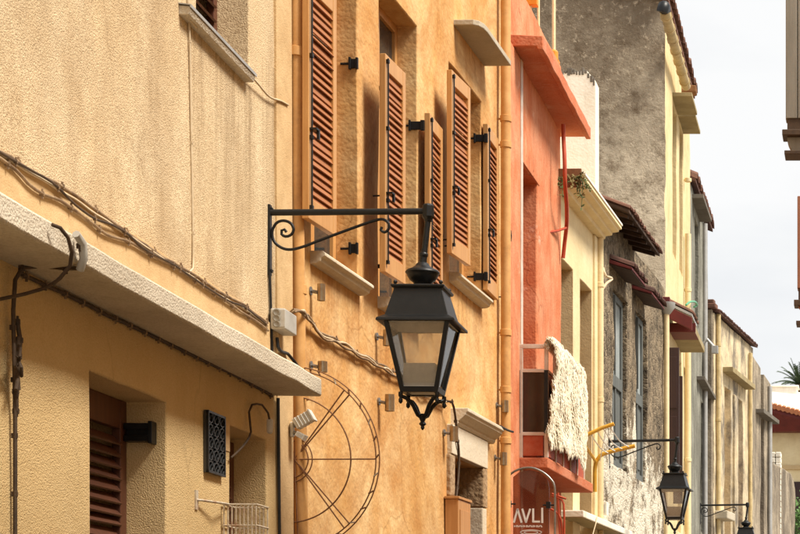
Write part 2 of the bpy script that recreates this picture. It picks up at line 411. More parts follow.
M['pale_pane'] = paint('sky_reflection_pane', (.46,.50,.50), (.33,.37,.37), .18, .5, 3, .05)  # pale grey-blue base colour paints in the reflection of the sky
M['wool']    = paint('cream_wool', (.85,.80,.66), (.78,.69,.51), .95, .1, 5, .2, dirt=(.62,.50,.33), dirt_amt=.6)
M['leaf']    = paint('weed_leaf', (.07,.11,.03), (.14,.15,.05), .7, .3, 8, .1)
M['leaf_dry'] = paint('dry_weed', (.25,.19,.07), (.16,.12,.05), .8, .2, 8, .1)
M['palm']    = paint('palm_leaf', (.05,.085,.04), (.08,.11,.05), .6, .3, 3, .1)
M['trunk']   = paint('palm_trunk_bark', (.16,.12,.08), (.10,.075,.05), .9, .1, 6, .8)
M['paving']  = stucco('street_paving', (.30,.26,.21), (.22,.19,.15), (.12,.10,.08), grain=20, gb=.4, gd=.01)
M['letter']  = paint('white_sign_letter', (.80,.78,.74), (.74,.72,.68), .5, .3, 20, .05)

def glass(name, tint, veil, veil_amt, rough=.03):
    t = NT(name)
    tr = t.n('ShaderNodeBsdfTransparent'); tr.inputs[0].default_value = (*tint, 1)
    df = t.n('ShaderNodeBsdfDiffuse')
    t.l(t.mix(t.ramp(t.noise(9, 6, .7), .35, .7), veil, tuple(x*.7 for x in veil)), df.inputs[0])
    tl = t.n('ShaderNodeBsdfTranslucent'); tl.inputs[0].default_value = (*veil, 1); dv = t.n('ShaderNodeMixShader'); dv.inputs[0].default_value = .75; t.l(df.outputs[0], dv.inputs[1]); t.l(tl.outputs[0], dv.inputs[2])
    gl = t.n('ShaderNodeBsdfGlossy'); gl.inputs['Roughness'].default_value = rough
    m1 = t.n('ShaderNodeMixShader'); t.l(t.math('MULTIPLY', t.ramp(t.noise(5, 6, .7, off=(2,2,2)), .2, .8), veil_amt*2), m1.inputs[0])
    t.l(tr.outputs[0], m1.inputs[1]); t.l(dv.outputs[0], m1.inputs[2])
    fr = t.n('ShaderNodeFresnel'); fr.inputs[0].default_value = 1.45
    m2 = t.n('ShaderNodeMixShader'); t.l(fr.outputs[0], m2.inputs[0]); t.l(m1.outputs[0], m2.inputs[1]); t.l(gl.outputs[0], m2.inputs[2])
    t.l(m2.outputs[0], t.out.inputs['Surface']); return t.m
M['lamp_glass'] = glass('dusty_lamp_glass', (.96,.95,.93), (.97,.94,.88), .15)
M['film']    = glass('tinted_sign_panel', (.62,.44,.38), (.38,.16,.10), .30)
def milk():
    t = NT('milk_white_lamp_diffuser'); a = t.n('ShaderNodeBsdfDiffuse'); b = t.n('ShaderNodeBsdfTranslucent'); x = t.n('ShaderNodeMixShader'); x.inputs[0].default_value = .5
    a.inputs[0].default_value = (.97,.95,.9,1); b.inputs[0].default_value = (.97,.95,.9,1)
    t.l(a.outputs[0], x.inputs[1]); t.l(b.outputs[0], x.inputs[2]); t.l(x.outputs[0], t.out.inputs['Surface']); return t.m
M['diffuser'] = milk()

# ------------------------------------------------------------------ shared builders
def louvre_leaf(name, parent, loc, rot, width, h, mat, slat_mat, pitch=.045, stile=.062, top=.11, bot=.13, th=.042, rod=True, mid=False, slat_th=.008, slat_w=.072, slat_a=66):
    """leaf in local frame: x = thickness (face at +x), y = along the leaf 0..width, z = 0..h"""
    m = MB()
    m.box(0, th, 0, stile, 0, h); m.box(0, th, width-stile, width, 0, h)
    m.box(.001, th-.001, stile, width-stile, 0, bot); m.box(.001, th-.001, stile, width-stile, h-top, h)
    if mid: m.box(.001, th-.001, stile, width-stile, h*.52-.04, h*.52+.04)
    o = m.build(name, mat, parent, .004); o.location = loc; o.rotation_euler = (0, 0, rot)
    sm = MB(); a = R(slat_a); cx, cz = math.cos(a)*slat_w/2, math.sin(a)*slat_w/2; tx, tz = math.sin(a)*slat_th/2, math.cos(a)*slat_th/2
    sm.prism([(-cx-tx,cz-tz),(cx-tx,-cz-tz),(cx+tx,-cz+tz),(-cx+tx,cz+tz)], 'y', stile-.004, width-stile+.004)
    me = sm.mesh('slat', slat_mat)
    z = bot + pitch*.5
    while z < h-top-pitch*.3:
        if not (mid and abs(z-h*.52) < .055):
            s = link('slat', me, o); s.location = (th*.5+random.uniform(-.002,.002), 0, z+random.uniform(-.002,.002)); s.rotation_euler = (R(random.uniform(-.35,.35)), R(random.choice((random.uniform(-3,3),)*12+(9,-11))), 0)
        z += pitch
    if rod:
        r = MB(); x = th+.012; y = .022
        r.tube([(x,y,.06),(x,y,h-.03)], .006, 6)
        for zz in (.07, h*.33, h*.66, h-.05): r.box(th-.002, th+.02, y-.012, y+.012, zz-.012, zz+.012)
        r.box(th, th+.045, y-.01, y+.05, h*.36, h*.36+.012); r.box(th+.03, th+.045, y+.03, y+.05, h*.36-.05, h*.36+.01)
        r.build('lock_rod', M['iron'], o)
    return o

def downpipe(parent, pts, r, mat, collars=()):
    o = MB().tube(pts, r, 14).build('downpipe', mat, parent, smooth=50)
    for c in collars:
        m = MB(); x,y,z = c
        m.lathe([(r*1.0,-.03),(r*1.18,-.026),(r*1.18,.026),(r*1.0,.03)], 14, (x,y,z)); m.box(-.0, x, y-.006, y+.006, z-.008, z+.008)
        m.build('collar', mat, o, smooth=40)
    return o

def wob(pts, amp, step=.06, seed=0, tangent_noise=4.0):
    """resample a polyline and let it wander like a hand-pinned cable"""
    P = [Vector(p) for p in pts]; out = []
    for i in range(len(P)-1):
        a, b = P[i], P[i+1]
        p0 = P[i-1] if i else a; p3 = P[i+2] if i+2 < len(P) else b
        k = max(1, int((b-a).length/step))
        for q in range(k):
            t = q/k
            v = .5*((2*a)+(-p0+b)*t+(2*p0-5*a+4*b-p3)*t*t+(-p0+3*a-3*b+p3)*t**3)
            out.append(v)
    out.append(P[-1])
    return [v + Vector((abs(noise.noise(v*tangent_noise+Vector((seed,0,0))))*amp*.5, 0, noise.noise(v*tangent_noise+Vector((0,seed,3)))*amp)) for v in out]

def cable(name, F, pts, r, mat, label, amp=.01, seed=0, clips=None, clip_mat=None, group=None, cat='cable'):
    o = empty(name, F.M, label, cat, group)
    pp = wob(pts, amp, seed=seed)
    MB().tube(pp, r, 7).build('cable', mat, o, smooth=60)
    if clips:
        step = max(1, len(pp)//clips)
        for i in range(step//2, len(pp), step):
            v = pp[i]; m = MB(); s = r*1.15
            m.box(max(v.x-r*1.6, 0.0005), v.x+s, v.y-.005, v.y+.005, v.z-s, v.z+s)
            m.box(v.x-.003, v.x+r*.6, v.y-.004, v.y+.004, v.z-s-.012, v.z+s+.012)
            m.build('clip', clip_mat or mat, o)
    return o

def tile_row(parent, u0, u1, x_front, x_back, z_front, slope, n, mat, r=None):
    """row of half-round clay tiles along an eave, joined: each is a few pixels wide"""
    m = MB(); wdt = (u1-u0)/n; r = r or wdt*.5
    for i in range(n):
        c = u0 + (i+.5)*wdt; k = 5; jx = random.uniform(-.015,.015); jz = random.uniform(-.006,.006)
        vs = []
        for x in (x_front+jx, x_back):
            z = z_front + (x_front-x)*slope + jz
            for rr in (r, r*.78):
                vs += [(x, c+math.cos(math.pi*q/k)*rr, z+math.sin(math.pi*q/k)*rr) for q in range(k+1)]
        K = k+1; fs = []
        for q in range(k):
            fs += [(q,q+1,2*K+q+1,2*K+q), (K+q,3*K+q,3*K+q+1,K+q+1), (q,K+q,K+q+1,q+1), (2*K+q,2*K+q+1,3*K+q+1,3*K+q)]
        m.add(vs, fs)
    o = m.build('roof_tiles', mat, parent); o['kind'] = 'stuff'; return o

HG = 'row of houses along the street'
# ------------------------------------------------------------------ the facades, near to far
Fc = Facade(-3.5, FOC*3.5/(VX-280), 810)                     # cream house
p = Fc.w(Fc.u(289)); Fo = Facade(p.x-.03, p.y, 930)          # orange house
p = Fo.w(Fo.u(507)); Fr = Facade(p.x, p.y, 868)              # red house
p = Fr.w(Fr.u(561)); F2 = Facade(p.x-.02, p.y, 940)          # pale yellow house
p = F2.w(F2.u(601)); Fg = Facade(p.x, p.y, 945)              # rubble house
p = Fg.w(Fg.u(664)); Fy = Facade(p.x, p.y, 848)              # tall yellow house
p = Fy.w(Fy.u(690)); Fn = Facade(p.x, p.y, 860)              # grey plaster house
q = 37.8; Ff = Facade((714-VX)/FOC*q, q, 1100)               # weathered cream house
p = Ff.w(Ff.u(753)); Fh = Facade(p.x, p.y, 1100)             # grey end house

# ground
g = MB().add([(-400,-200,0),(400,-200,0),(400,1500,0),(-400,1500,0)], [(0,1,2,3)]).build('ground', M['paving']); g['kind'] = 'structure'
st = MB().box(-3.2, .85, -20, 30, .004, .008).build('street', M['paving']); st['kind'] = 'structure'

# ================================================================== CREAM HOUSE
F = Fc
H = empty('house', F.M, 'cream roughcast house with a long concrete ledge, nearest at the left', 'house', HG)
uE = F.u(288); zt = F.z(250, 74.2)
lean = lambda u, z: u + (max(0, (u+1.2))/1.3)*(-.0135)*(z-3.4) if u > -1.2 else u
wz0 = F.z(255.2, 74.2, .05); wu0, wu1 = F.u(196), F.u(250)
du0, du1, dz1 = F.u(89.2), F.u(167), F.z(167, 402.5)
su0, su1, sz1 = F.u(229.5), F.u(265.5), F.z(265.5, 440)
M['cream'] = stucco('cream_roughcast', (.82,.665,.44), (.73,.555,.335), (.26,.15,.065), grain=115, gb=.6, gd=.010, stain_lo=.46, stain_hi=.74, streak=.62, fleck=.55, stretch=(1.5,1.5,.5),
    drips=[(F.u(190),F.u(256),wz0-.05,1.1),(F.u(-5),F.u(60),6.2,2.4),(F.u(262),F.u(275),5.2,1.6)], low=(3.45,(.72,.51,.235)), crack=.22)  # golden tint below the ledge puts bounce light and shade into the colour
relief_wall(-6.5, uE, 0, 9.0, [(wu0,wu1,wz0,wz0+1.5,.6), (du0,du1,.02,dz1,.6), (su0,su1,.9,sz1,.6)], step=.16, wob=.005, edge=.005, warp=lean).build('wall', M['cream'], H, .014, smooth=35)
# corner trim
def trim_quad(d0, d1, pa, pb, z0, z1):
    m = MB(); ua, ub = F.u(pa), F.u(pb); f = lambda u, z: u - .0135*(z-3.4)
    m.hexa([(d0,f(ua,z0),z0),(d1,f(ua,z0),z0),(d1,f(ub,z0),z0),(d0,f(ub,z0),z0),(d0,f(ua,z1),z1),(d1,f(ua,z1),z1),(d1,f(ub,z1),z1),(d0,f(ub,z1),z1)]); return m
trim_quad(-.02, .016, 275.2, 290.6, 0, 9.0).build('corner_trim', M['cream_smooth'], H, .005)
# ledge
lz1 = (F.z(0,193,.28)+F.z(320.8,377,.28))/2; lz0 = lz1-.105; lu1 = F.u(321.5, .28)
m = MB(); nseg = 60; lx = .28
ring = []
for i in range(nseg+1):
    u = -6.5 + (lu1+6.5)*i/nseg; a = noise.noise(Vector((u*2.2,0,1)))*.010; b = noise.noise(Vector((u*2.2,3,1)))*.008
    ring += [(-.05,u,lz0+.004),(lx+a,u,lz0+b),(lx+a*.6,u,lz1+b*.8),(-.05,u,lz1+.02)]
fs = [(0,1,2,3), tuple(nseg*4+k for k in (3,2,1,0))]
for i in range(nseg):
    for k in range(4): fs.append((i*4+k, i*4+(k+1)%4, (i+1)*4+(k+1)%4, (i+1)*4+k))
m.add(ring, fs).build('ledge', M['concrete'], H, .012, smooth=40)
# smooth plaster band above the ledge
zb = F.z(134, 236)
m = MB(); poly = []
for i in range(41):
    u = -6.4 + (F.u(268)+6.4)*i/40; poly.append((u, zb+noise.noise(Vector((u*1.8,2,2)))*.03))
m.prism([(-6.4, lz1-.02)] + poly + [(F.u(268), lz1-.02)], 'x', -.02, .014); m.build('plaster_band', M['cream_smooth'], H, .004)
# upper window: closed brown louvre, metal-edged sill
wd = .18
louvre_leaf('shutter', H, (-wd-.04, wu0+.01, wz0), 0, (wu1-wu0)*.5-.012, 1.5, M['brown_paint'], M['brown_paint'], pitch=.075, stile=.06, rod=False, slat_th=.012, slat_w=.08, slat_a=42)
louvre_leaf('shutter', H, (-wd-.04, wu0+(wu1-wu0)*.5, wz0), 0, (wu1-wu0)*.5-.012, 1.5, M['brown_paint'], M['brown_paint'], pitch=.075, stile=.06, rod=False, slat_th=.012, slat_w=.08, slat_a=42)
m = MB(); a, b = F.u(190.5,.06), F.u(255.5,.06)
m.prism([(-.17,wz0+.004),(.055,wz0-.012),(.06,wz0-.03),(.05,wz0-.055),(-.17,wz0-.055)], 'y', a, b); sl = m.build('sill', M['concrete'], H, .004)
m = MB(); m.prism([(-.1,wz0+.012),(.066,wz0-.006),(.066,wz0-.022),(.060,wz0-.022),(.060,wz0-.010),(-.1,wz0+.007)], 'y', a-.01, b+.01); m.build('zinc_edge', M['zinc'], sl)
m = MB(); m.box(-.14,-.08,wu1-.09,wu1-.05,wz0,wz0+.05); m.build('shutter_stop', M['cable_dark'], H)
# door: closed brown louvre leaf with its hinge block
dd = .19; dw = du1-du0
dl = louvre_leaf('shutter', H, (-dd-.045, du0+.005, .05), 0, dw-.01, dz1-.05, M['brown_paint'], M['brown_paint'], pitch=.056, stile=.085, top=.14, rod=False, slat_th=.010, slat_w=.068, slat_a=42)
part_label(dl, 'dark brown louvred door leaf')
m = MB(); hu, hz = F.at(129, 426, -dd)[0], F.z(150, 426, -.1)
hz0 = F.z(150, 444, -.1)
m.box(-dd+.002,-.055, du1-.065, du1+.02, hz0, hz0+.03); m.box(-dd+.002,-.055, du1-.065, du1+.02, hz-.03, hz); m.box(-dd+.01,-.075, du1-.05, du1+.02, hz0+.01, hz-.01); m.box(-.07,-.05,du1-.07,du1+.01,hz0-.01,hz+.01)
m.build('hinge_block', M['iron'], H, .003)
# second opening, brown leaf deep inside
louvre_leaf('shutter', H, (-.22, su0+.005, .92), 0, su1-su0-.01, sz1-.94, M['brown_paint'], M['brown_paint'], pitch=.072, stile=.08, rod=False, slat_th=.013, slat_w=.085, slat_a=42)
# ironwork grille on the wall
a, zA = F.at(203.6, 413.7); b, zB = F.at(221, 477.5)
o = empty('vent_grille', F.MT(0, a, zB), 'black ironwork vent grille between the two lower openings of the cream house', 'grille')
gw, gh = b-a, zA-zB+.02
MB().box(.001,.012,0,gw,0,gh).build('backing', M['window_dark'], o)
m = MB(); 
for (y0,y1,z0,z1) in ((0,gw,0,.012),(0,gw,gh-.012,gh),(0,.012,0,gh),(gw-.012,gw,0,gh)): m.box(.012,.026,y0,y1,z0,z1)
m.build('frame', M['iron'], o)
for i in range(3):
    for j in range(5):
        m = MB(); cy, cz = gw*(i+.5)/3, gh*(j+.5)/5; ry, rz = gw/7, gh/11
        m.tube([(.018, cy+math.cos(t*math.pi/4)*ry, cz+math.sin(t*math.pi/4)*rz) for t in range(9)], .006, 5); m.tube([(.018,cy-ry,cz-rz),(.018,cy+ry,cz+rz)], .005, 5)
        m.build('scroll', M['iron'], o)
a2, z2 = F.at(221.5, 420); b2, z3 = F.at(228.8, 452)
MB().box(.001,.006,a2,b2,z3,z2).build('plaque', M['cream_smooth'], H, .001)
# rusty wire basket on an arm
o = empty('wire_basket', F.MT(0, F.u(196), F.z(196, 500)), 'rusty white wire basket on an arm beside the lower right opening', 'basket')
by = F.u(221,.0)-F.u(196); L1 = F.u(248,.14)-F.u(196)
m = MB(); m.tube([(.0,0,0),(.02,.02,0),(.06,by*.6,.004),(.04,by,.012)], .007, 6); m.box(-.002,.006,-.02,.02,-.05,.05); m.build('arm', M['rust_white'], o)
L1 = by+.22
for yy in (by, L1):
    for k in range(9):
        x = .015+.17*k/8
        MB().tube([(x,yy,-.55),(x,yy,.0),(x,yy+.012*(1 if yy==by else -1),.012)], .0042, 5).build('wire', M['rust_white'], o)
for z in (.012,-.10,-.22,-.34,-.46):
    MB().tube([(.01,by,z),(.19,by,z),(.19,L1,z),(.01,L1,z),(.01,by,z)], .0048, 5).build('wire', M['rust_white'], o)
# hanging bulb holder on a bent cable
pts = [F.p(231,458,.02),F.p(243,446,.03),F.p(251,432,.03),F.p(249,412,.025),F.p(252,405,.03),F.p(262,405,.04),F.p(268,413,.05),F.p(269.5,420,.05)]
o = cable('bulb_holder', F, pts, .006, M['cable_dark'], 'white bulb holder hanging from a bent cable over the lower right opening', .002, 3, cat='lamp holder')
x,y,z = F.p(269.8,424,.05)
MB().lathe([(.010,.03),(.018,.02),(.020,-.02),(.016,-.05),(.008,-.056)], 12, (x,y,z)).build('socket', M['white_plastic'], o, smooth=40)

# cables on the cream house
G1 = 'cables pinned along the cream house'
strands = [
 ([(-6,150),(0,151),(18,163),(40,176),(62,186),(90,206),(118,226),(150,249),(188,272),(215,290),(240,303),(266,322)], .0085, 'cable', 'brown twisted cable, topmost strand of the bundle above the ledge', 9),
 ([(-6,153),(0,154),(20,167),(45,181),(70,197),(96,214),(125,234),(155,254),(190,276),(220,296),(250,313),(267,326)], .006, 'cable_pale', 'pale cable, middle strand of the bundle above the ledge', 0),
 ([(-6,156),(0,158),(16,170),(28,184),(42,194),(60,202),(82,216),(105,233),(128,242),(160,259),(195,280),(225,301),(252,318),(268,330)], .007, 'cable', 'sagging brown cable, lowest strand of the bundle above the ledge', 11),
 ([(-6,149),(10,158),(35,172),(58,188),(75,204),(95,219),(120,229),(148,251),(184,271),(214,292),(246,309),(266,325)], .0055, 'cable_dark', 'dark thin cable twisting through the bundle above the ledge', 9)]
for k,(pp,r,mt,lab,cl_) in enumerate(strands):
    cable('wall_cable', F, [F.p(x,y,.012+.006*k) for x,y in pp], r, M[mt], lab, .010, k*3.7, cl_, M['cable'], G1)
cable('soffit_cable', F, [F.p(22,274,.012),F.p(60,292,.012),F.p(110,316,.012),F.p(150,335,.012),F.p(200,359,.012),F.p(240,378,.012),F.p(272,396,.012)], .009, M['cable_dark'], 'dark cable clipped along the underside of the concrete ledge', .006, 2, 15, M['cable'], G1)
cable('wire', F, [F.p(188,-8,.012),F.p(188.5,12,.012),F.p(190,60,.01),F.p(191,130,.009),F.p(192,190,.009),F.p(193,255,.01),F.p(193,268,.012),F.p(188,274,.014)], .006, M['cable_pale'], 'thin pale vertical wire running down from the upper window sill', .003, 4, 3, group=G1)
cable('wire', F, [F.p(190,6,.02),F.p(190,20,.03),F.p(196,27,.03),F.p(206,30,.03),F.p(222,48,.03),F.p(240,66,.03),F.p(255,80,.03),F.p(263,90,.025),F.p(270,97,.02),F.p(281,101,.022),F.p(288,105,.02)], .006, M['cable_pale'], 'pale wire sagging under the upper window sill to the corner', .003, 5, group=G1)
cable('thick_cable', F, [F.p(52,225,.3),F.p(60,228,.32),F.p(68,238,.33),F.p(72,252,.33),F.p(70,266,.31),F.p(60,278,.27),F.p(45,288,.18),F.p(25,294,.1),F.p(-4,300,.06)], .0075, M['cable_dark'], 'thick dark cable looping over the ledge edge at the far left', .003, 6, group=G1)
cable('thick_cable', F, [F.p(78,236,.3),F.p(80,246,.305),F.p(82,262,.30),F.p(79,268,.28),F.p(66,268,.2),F.p(40,266,.08),F.p(22,268,.04),F.p(15,280,.03),F.p(13,310,.025),F.p(14,350,.025),F.p(15,420,.022),F.p(15,540,.02)], .0085, M['cable_dark'], 'dark conduit bending under the ledge and down the far left wall', .003, 7, 6, group=G1)
cable('conduit_sleeve', F, [F.p(76,234,.31),F.p(83,244,.315),F.p(84,258,.315),F.p(80,270,.29)], .016, M['box_grey'], 'short grey cable sleeve clamped on the edge of the ledge', .002, 8, cat='cable sleeve')
o = cable('cable_knot', F, [F.p(17,322,.03),F.p(20,340,.035),F.p(19,356,.04),F.p(17,372,.04),F.p(16,392,.03),F.p(16,412,.025)], .009, M['cable_dark'], 'tangled dark cable knot on the wall at the far left edge', .006, 9, 5, cat='cable')
for k in range(5):
    v = [F.p(16+random.uniform(-3,5), 345+random.uniform(-8,12)+q*13, .03+random.uniform(0,.04)) for q in range(4)]
    MB().tube(wob(v, .02, seed=k), .007, 6).build('loose_end', M['cable_dark'], o, smooth=60)
cable('black_cable', F, [F.p(269.5,272,.012),F.p(270.5,300,.012),F.p(271.5,330,.012),F.p(272,352,.012)], .008, M['cable_black'], 'black cable running from the big lamp bracket down behind the grey box', .001, 11)
cable('black_cable', F, [F.p(278,398,.02),F.p(278.5,450,.02),F.p(279,500,.02),F.p(279.5,540,.02)], .010, M['cable_black'], 'black cable beside the corner trim below the ledge', .001, 12)
cable('black_cable', F, [F.p(277,338,.03),F.p(278,347,.04),F.p(282,352,.03),F.p(288,354,.03),F.p(294,361,.05),F.p(300,369,.05),F.p(306,372,.04)], .010, M['cable_black'], 'black cable drooping out of the grey junction box', .001, 13)

# junction box
a, z1b = F.at(271, 308, .02); b, z0b = F.at(292.5, 342, .02)
o = empty('junction_box', F.MT(.016, a, z0b), 'grey plastic junction box with three round knockouts on the corner', 'junction box')
bw, bh = (b-a)*.55, z1b-z0b
cw = .085
MB().box(0,cw,0,bw,0,bh).build('box', M['box_grey'], o, .008, seg=3)
MB().box(.006,cw+.002,-.007,-.0,.008,bh-.008).build('lid', M['box_grey'], o, .003)
for k in range(3):
    m = MB(); c = (cw*.45, -.0, bh*(.22+.28*k)); n = 14; prof = [(.022,-.006),(.022,-.012),(.016,-.014),(.012,-.011)]
    vs = [(c[0]+r*math.cos(2*math.pi*i/n), y, c[2]+r*math.sin(2*math.pi*i/n)) for r,y in prof for i in range(n)]
    fs = [(j*n+i, j*n+(i+1)%n, (j+1)*n+(i+1)%n, (j+1)*n+i) for j in range(3) for i in range(n)] + [tuple(range(3*n,4*n)), tuple(range(n))]
    m.add(vs, fs).build('knockout', M['knob_grey'], o, smooth=40)
# ================================================================== STREET LAMPS
def arc3(pts, k=5):
    return wob([(x,0,z) for x,z in pts], 0, step=.012)
def make_lamp(label):
    o = empty('street_lamp', Matrix.Identity(4), label, 'street lamp', 'lantern street lamps on wall brackets')
    I = M['iron']
    m = MB(); m.box(.0,.016,-.022,.022,-.365,.045)
    for z in (-.34,.02): m.lathe([(.012,0),(.012,.004)], 8, (.02,0,z))
    for z in (-.35,.01): m.box(.014,.026,-.01,.01,z,z+.02)
    m.build('wall_plate', I, o, .003)
    MB().tube([(.01,0,0),(.3,0,.004),(.92,0,.014)], .0185, 14).build('arm', I, o, smooth=50)
    sp = [(165,220),(155,207),(140,212),(140,232),(160,244),(188,236),(203,208),(188,174),(150,160),(112,174),(90,220),(100,270),(140,304),(190,313),(260,295),(330,267),(400,240),(530,191),(630,156),(675,150),(704,172),(702,203),(682,218),(662,207),(668,190)]
    pts = [((x/5.343+255-268)/171, -(y/5.343+190-212)/171) for x,y in sp]
    MB().tube(arc3(pts), .0085, 8).build('scroll_brace', I, o, smooth=60)
    X = .890; Xj = .922
    m = MB(); m.lathe([(.022,.045),(.034,.035),(.036,-.03),(.026,-.045),(.020,-.06)], 8, (Xj,0,.012)); m.build('joint', I, o, .004)
    m = MB(); m.tube([(Xj,0,-.03),(Xj*.4+X*.6,0,-.2),(X,0,-.30)], [.017,.018,.023], 12); m.lathe([(.02,0),(.026,.008),(.026,.02),(.02,.028)], 12, (X+.006,0,-.255)); m.build('drop_pipe', I, o, smooth=40)
    MB().lathe([(.024,-.285),(.036,-.293),(.042,-.305),(.060,-.318),(.088,-.330),(.098,-.340),(.099,-.347),(.092,-.352),(.088,-.365),(.074,-.388),(.054,-.402),(.050,-.412),(.062,-.418),(.062,-.426),(.10,-.436),(.10,-.443)], 24, (X,0,0)).build('cap', I, o, smooth=40)
    rf = MB().pyramid([(.150,-.437),(.154,-.444),(.148,-.456),(.136,-.458),(.180,-.618),(.222,-.643),(.224,-.658),(.213,-.660),(.192,-.652),(.05,-.645)], (X,0,0)).build('roof', I, o, .003)
    for sx,sy in ((1,1),(1,-1),(-1,1),(-1,-1)):
        MB().lathe([(.004,-.44),(.012,-.432),(.012,-.424),(.006,-.416)], 8, (X+sx*.13,sy*.13,.004)).build('stud', I, rf)
    # tapering four-post body
    zt_, zb_, ht, hb = -.652, -1.050, .187, .108
    for sx,sy in ((1,1),(1,-1),(-1,1),(-1,-1)):
        m = MB(); q = .017
        def c(h, z): return [(X+sx*h-q*(sx>0)*1.6+ (0 if sx>0 else 0), sy*h, z)]
        b4 = []
        for h,z in ((hb,zb_),(ht,zt_)):
            ox = X+sx*h; oy = sy*h; ix = ox - sx*.026; iy = oy - sy*.026
            b4 += [(ox,oy,z),(ix,oy,z),(ix,iy,z),(ox,iy,z)]
        m.hexa(b4).build('post', I, o, .002)
    for side in range(4):
        m = MB(); ang = side*math.pi/2
        def rot(x,y,z): return (X + x*math.cos(ang)-y*math.sin(ang), x*math.sin(ang)+y*math.cos(ang), z)
        m.hexa([rot(-hb,-hb,zb_-.002),rot(hb,-hb,zb_-.002),rot(hb-.03,-hb+.03,zb_-.002),rot(-hb+.03,-hb+.03,zb_-.002),
                rot(-hb-.006,-hb-.006,zb_+.030),rot(hb+.006,-hb-.006,zb_+.030),rot(hb-.024,-hb+.024,zb_+.030),rot(-hb+.024,-hb+.024,zb_+.030)]).build('rail', I, o, .002)
        g1, g0 = .012, .012
        pn = MB().hexa([rot(-hb+.02,-hb+g0,zb_+.03),rot(hb-.02,-hb+g0,zb_+.03),rot(hb-.02,-hb+g0+.004,zb_+.03),rot(-hb+.02,-hb+g0+.004,zb_+.03),
                   rot(-ht+.02,-ht+g1,zt_),rot(ht-.02,-ht+g1,zt_),rot(ht-.02,-ht+g1+.004,zt_),rot(-ht+.02,-ht+g1+.004,zt_)])
        pn.build('pane', M['lamp_glass'], o)
    MB().pyramid([(.178,-.662),(.176,-.656)], (X,0,0)).build('reflector', M['diffuser'], o)
    # white reflector cup standing in the lantern
    MB().pyramid([(.098,-1.045),(.099,-1.040),(.090,-.885),(.086,-.882),(.094,-1.03)], (X,0,0)).build('diffuser', M['diffuser'], o)
    for sx,sy in ((1,1),(1,-1),(-1,1),(-1,-1)):
        m = MB(); k = .105
        m.tube(wob([(X+sx*k,sy*k,-1.050),(X+sx*k*.97,sy*k*.97,-1.075),(X+sx*k*.70,sy*k*.70,-1.087),(X+sx*k*.42,sy*k*.42,-1.125),(X+sx*k*.22,sy*k*.22,-1.175),(X,0,-1.190)], 0, .02), .012, 7)
        m.lathe([(.004,-1.120),(.012,-1.110),(.012,-1.095),(.007,-1.085),(.013,-1.075),(.013,-1.055)], 8, (X+sx*k,sy*k,0))
        m.build('foot_scroll', I, o, smooth=60)
    MB().lathe([(.004,-1.260),(.012,-1.247),(.010,-1.237),(.022,-1.225),(.012,-1.211),(.018,-1.197),(.026,-1.180),(.014,-1.165)], 12, (X,0,0)).build('finial', I, o, smooth=40)
    return o
lamp = make_lamp('large black iron lantern on a scrolled bracket, nearest of the three lamps')
u0, z0 = Fc.at(268.2, 212.5)
lamp.matrix_world = Fc.MT(0, u0, z0) @ Matrix.Rotation(R(0), 4, 'Z')
l2 = copy_tree(lamp); u0, z0 = Fg.at(608.5, 441.5)
l2.matrix_world = Fg.MT(0, u0, z0) @ Matrix.Scale(.93, 4)
tag(l2, 'black iron lantern on the rubble stone house, middle one of the three lamps', 'street lamp', 'lantern street lamps on wall brackets')
l3 = copy_tree(lamp); u0, z0 = Fn.at(700, 505.5)
l3.matrix_world = Fn.MT(0, u0, z0) @ Matrix.Scale(.95, 4)
tag(l3, 'small black iron lantern at the bottom right, farthest of the three lamps', 'street lamp', 'lantern street lamps on wall brackets')

# ================================================================== ORANGE HOUSE
F = Fo
H = empty('house', F.M, 'ochre orange house with open louvred shutters behind the big lantern', 'house', HG)
uE = F.u(507)
z12 = F.z(371.7, 281.5, .1); zt12 = F.z(417, 27)
z3 = F.z(490.8, 296.4, .1); zt3 = F.z(481, 102)
W = [(F.u(311), F.u(358), z12, zt12), (F.u(379), F.u(417), z12, zt12), (F.u(449), F.u(481), z3, zt3)]
D0, D1, DZ = F.u(451), F.u(480), F.z(482, 467.5)
M['orange'] = stucco('orange_plaster', (.81,.575,.29), (.69,.40,.145), (.43,.185,.05), grain=26, gb=.45, gd=.009, stain_lo=.43, stain_hi=.68, streak=.8, fleck=.12, big=1.5, stretch=(.8,.8,.9), distort=1.2, fine=.38,
    drips=[(a-.03,b+.04,c-.08,.9) for a,b,c,d in W] + [(F.u(453),F.u(485),F.z(470,45),.5),(F.u(470),F.u(478),10.2,3.0)], crack=.4, drip_col=(.30,.12,.035))
relief_wall(-.1, uE, 0, 10.2, [(a,b,c,d,.5) for a,b,c,d in W] + [(D0,D1,.02,DZ,.6)], step=.16, wob=.006, edge=.008).build('wall', M['orange'], H, .014, smooth=35)
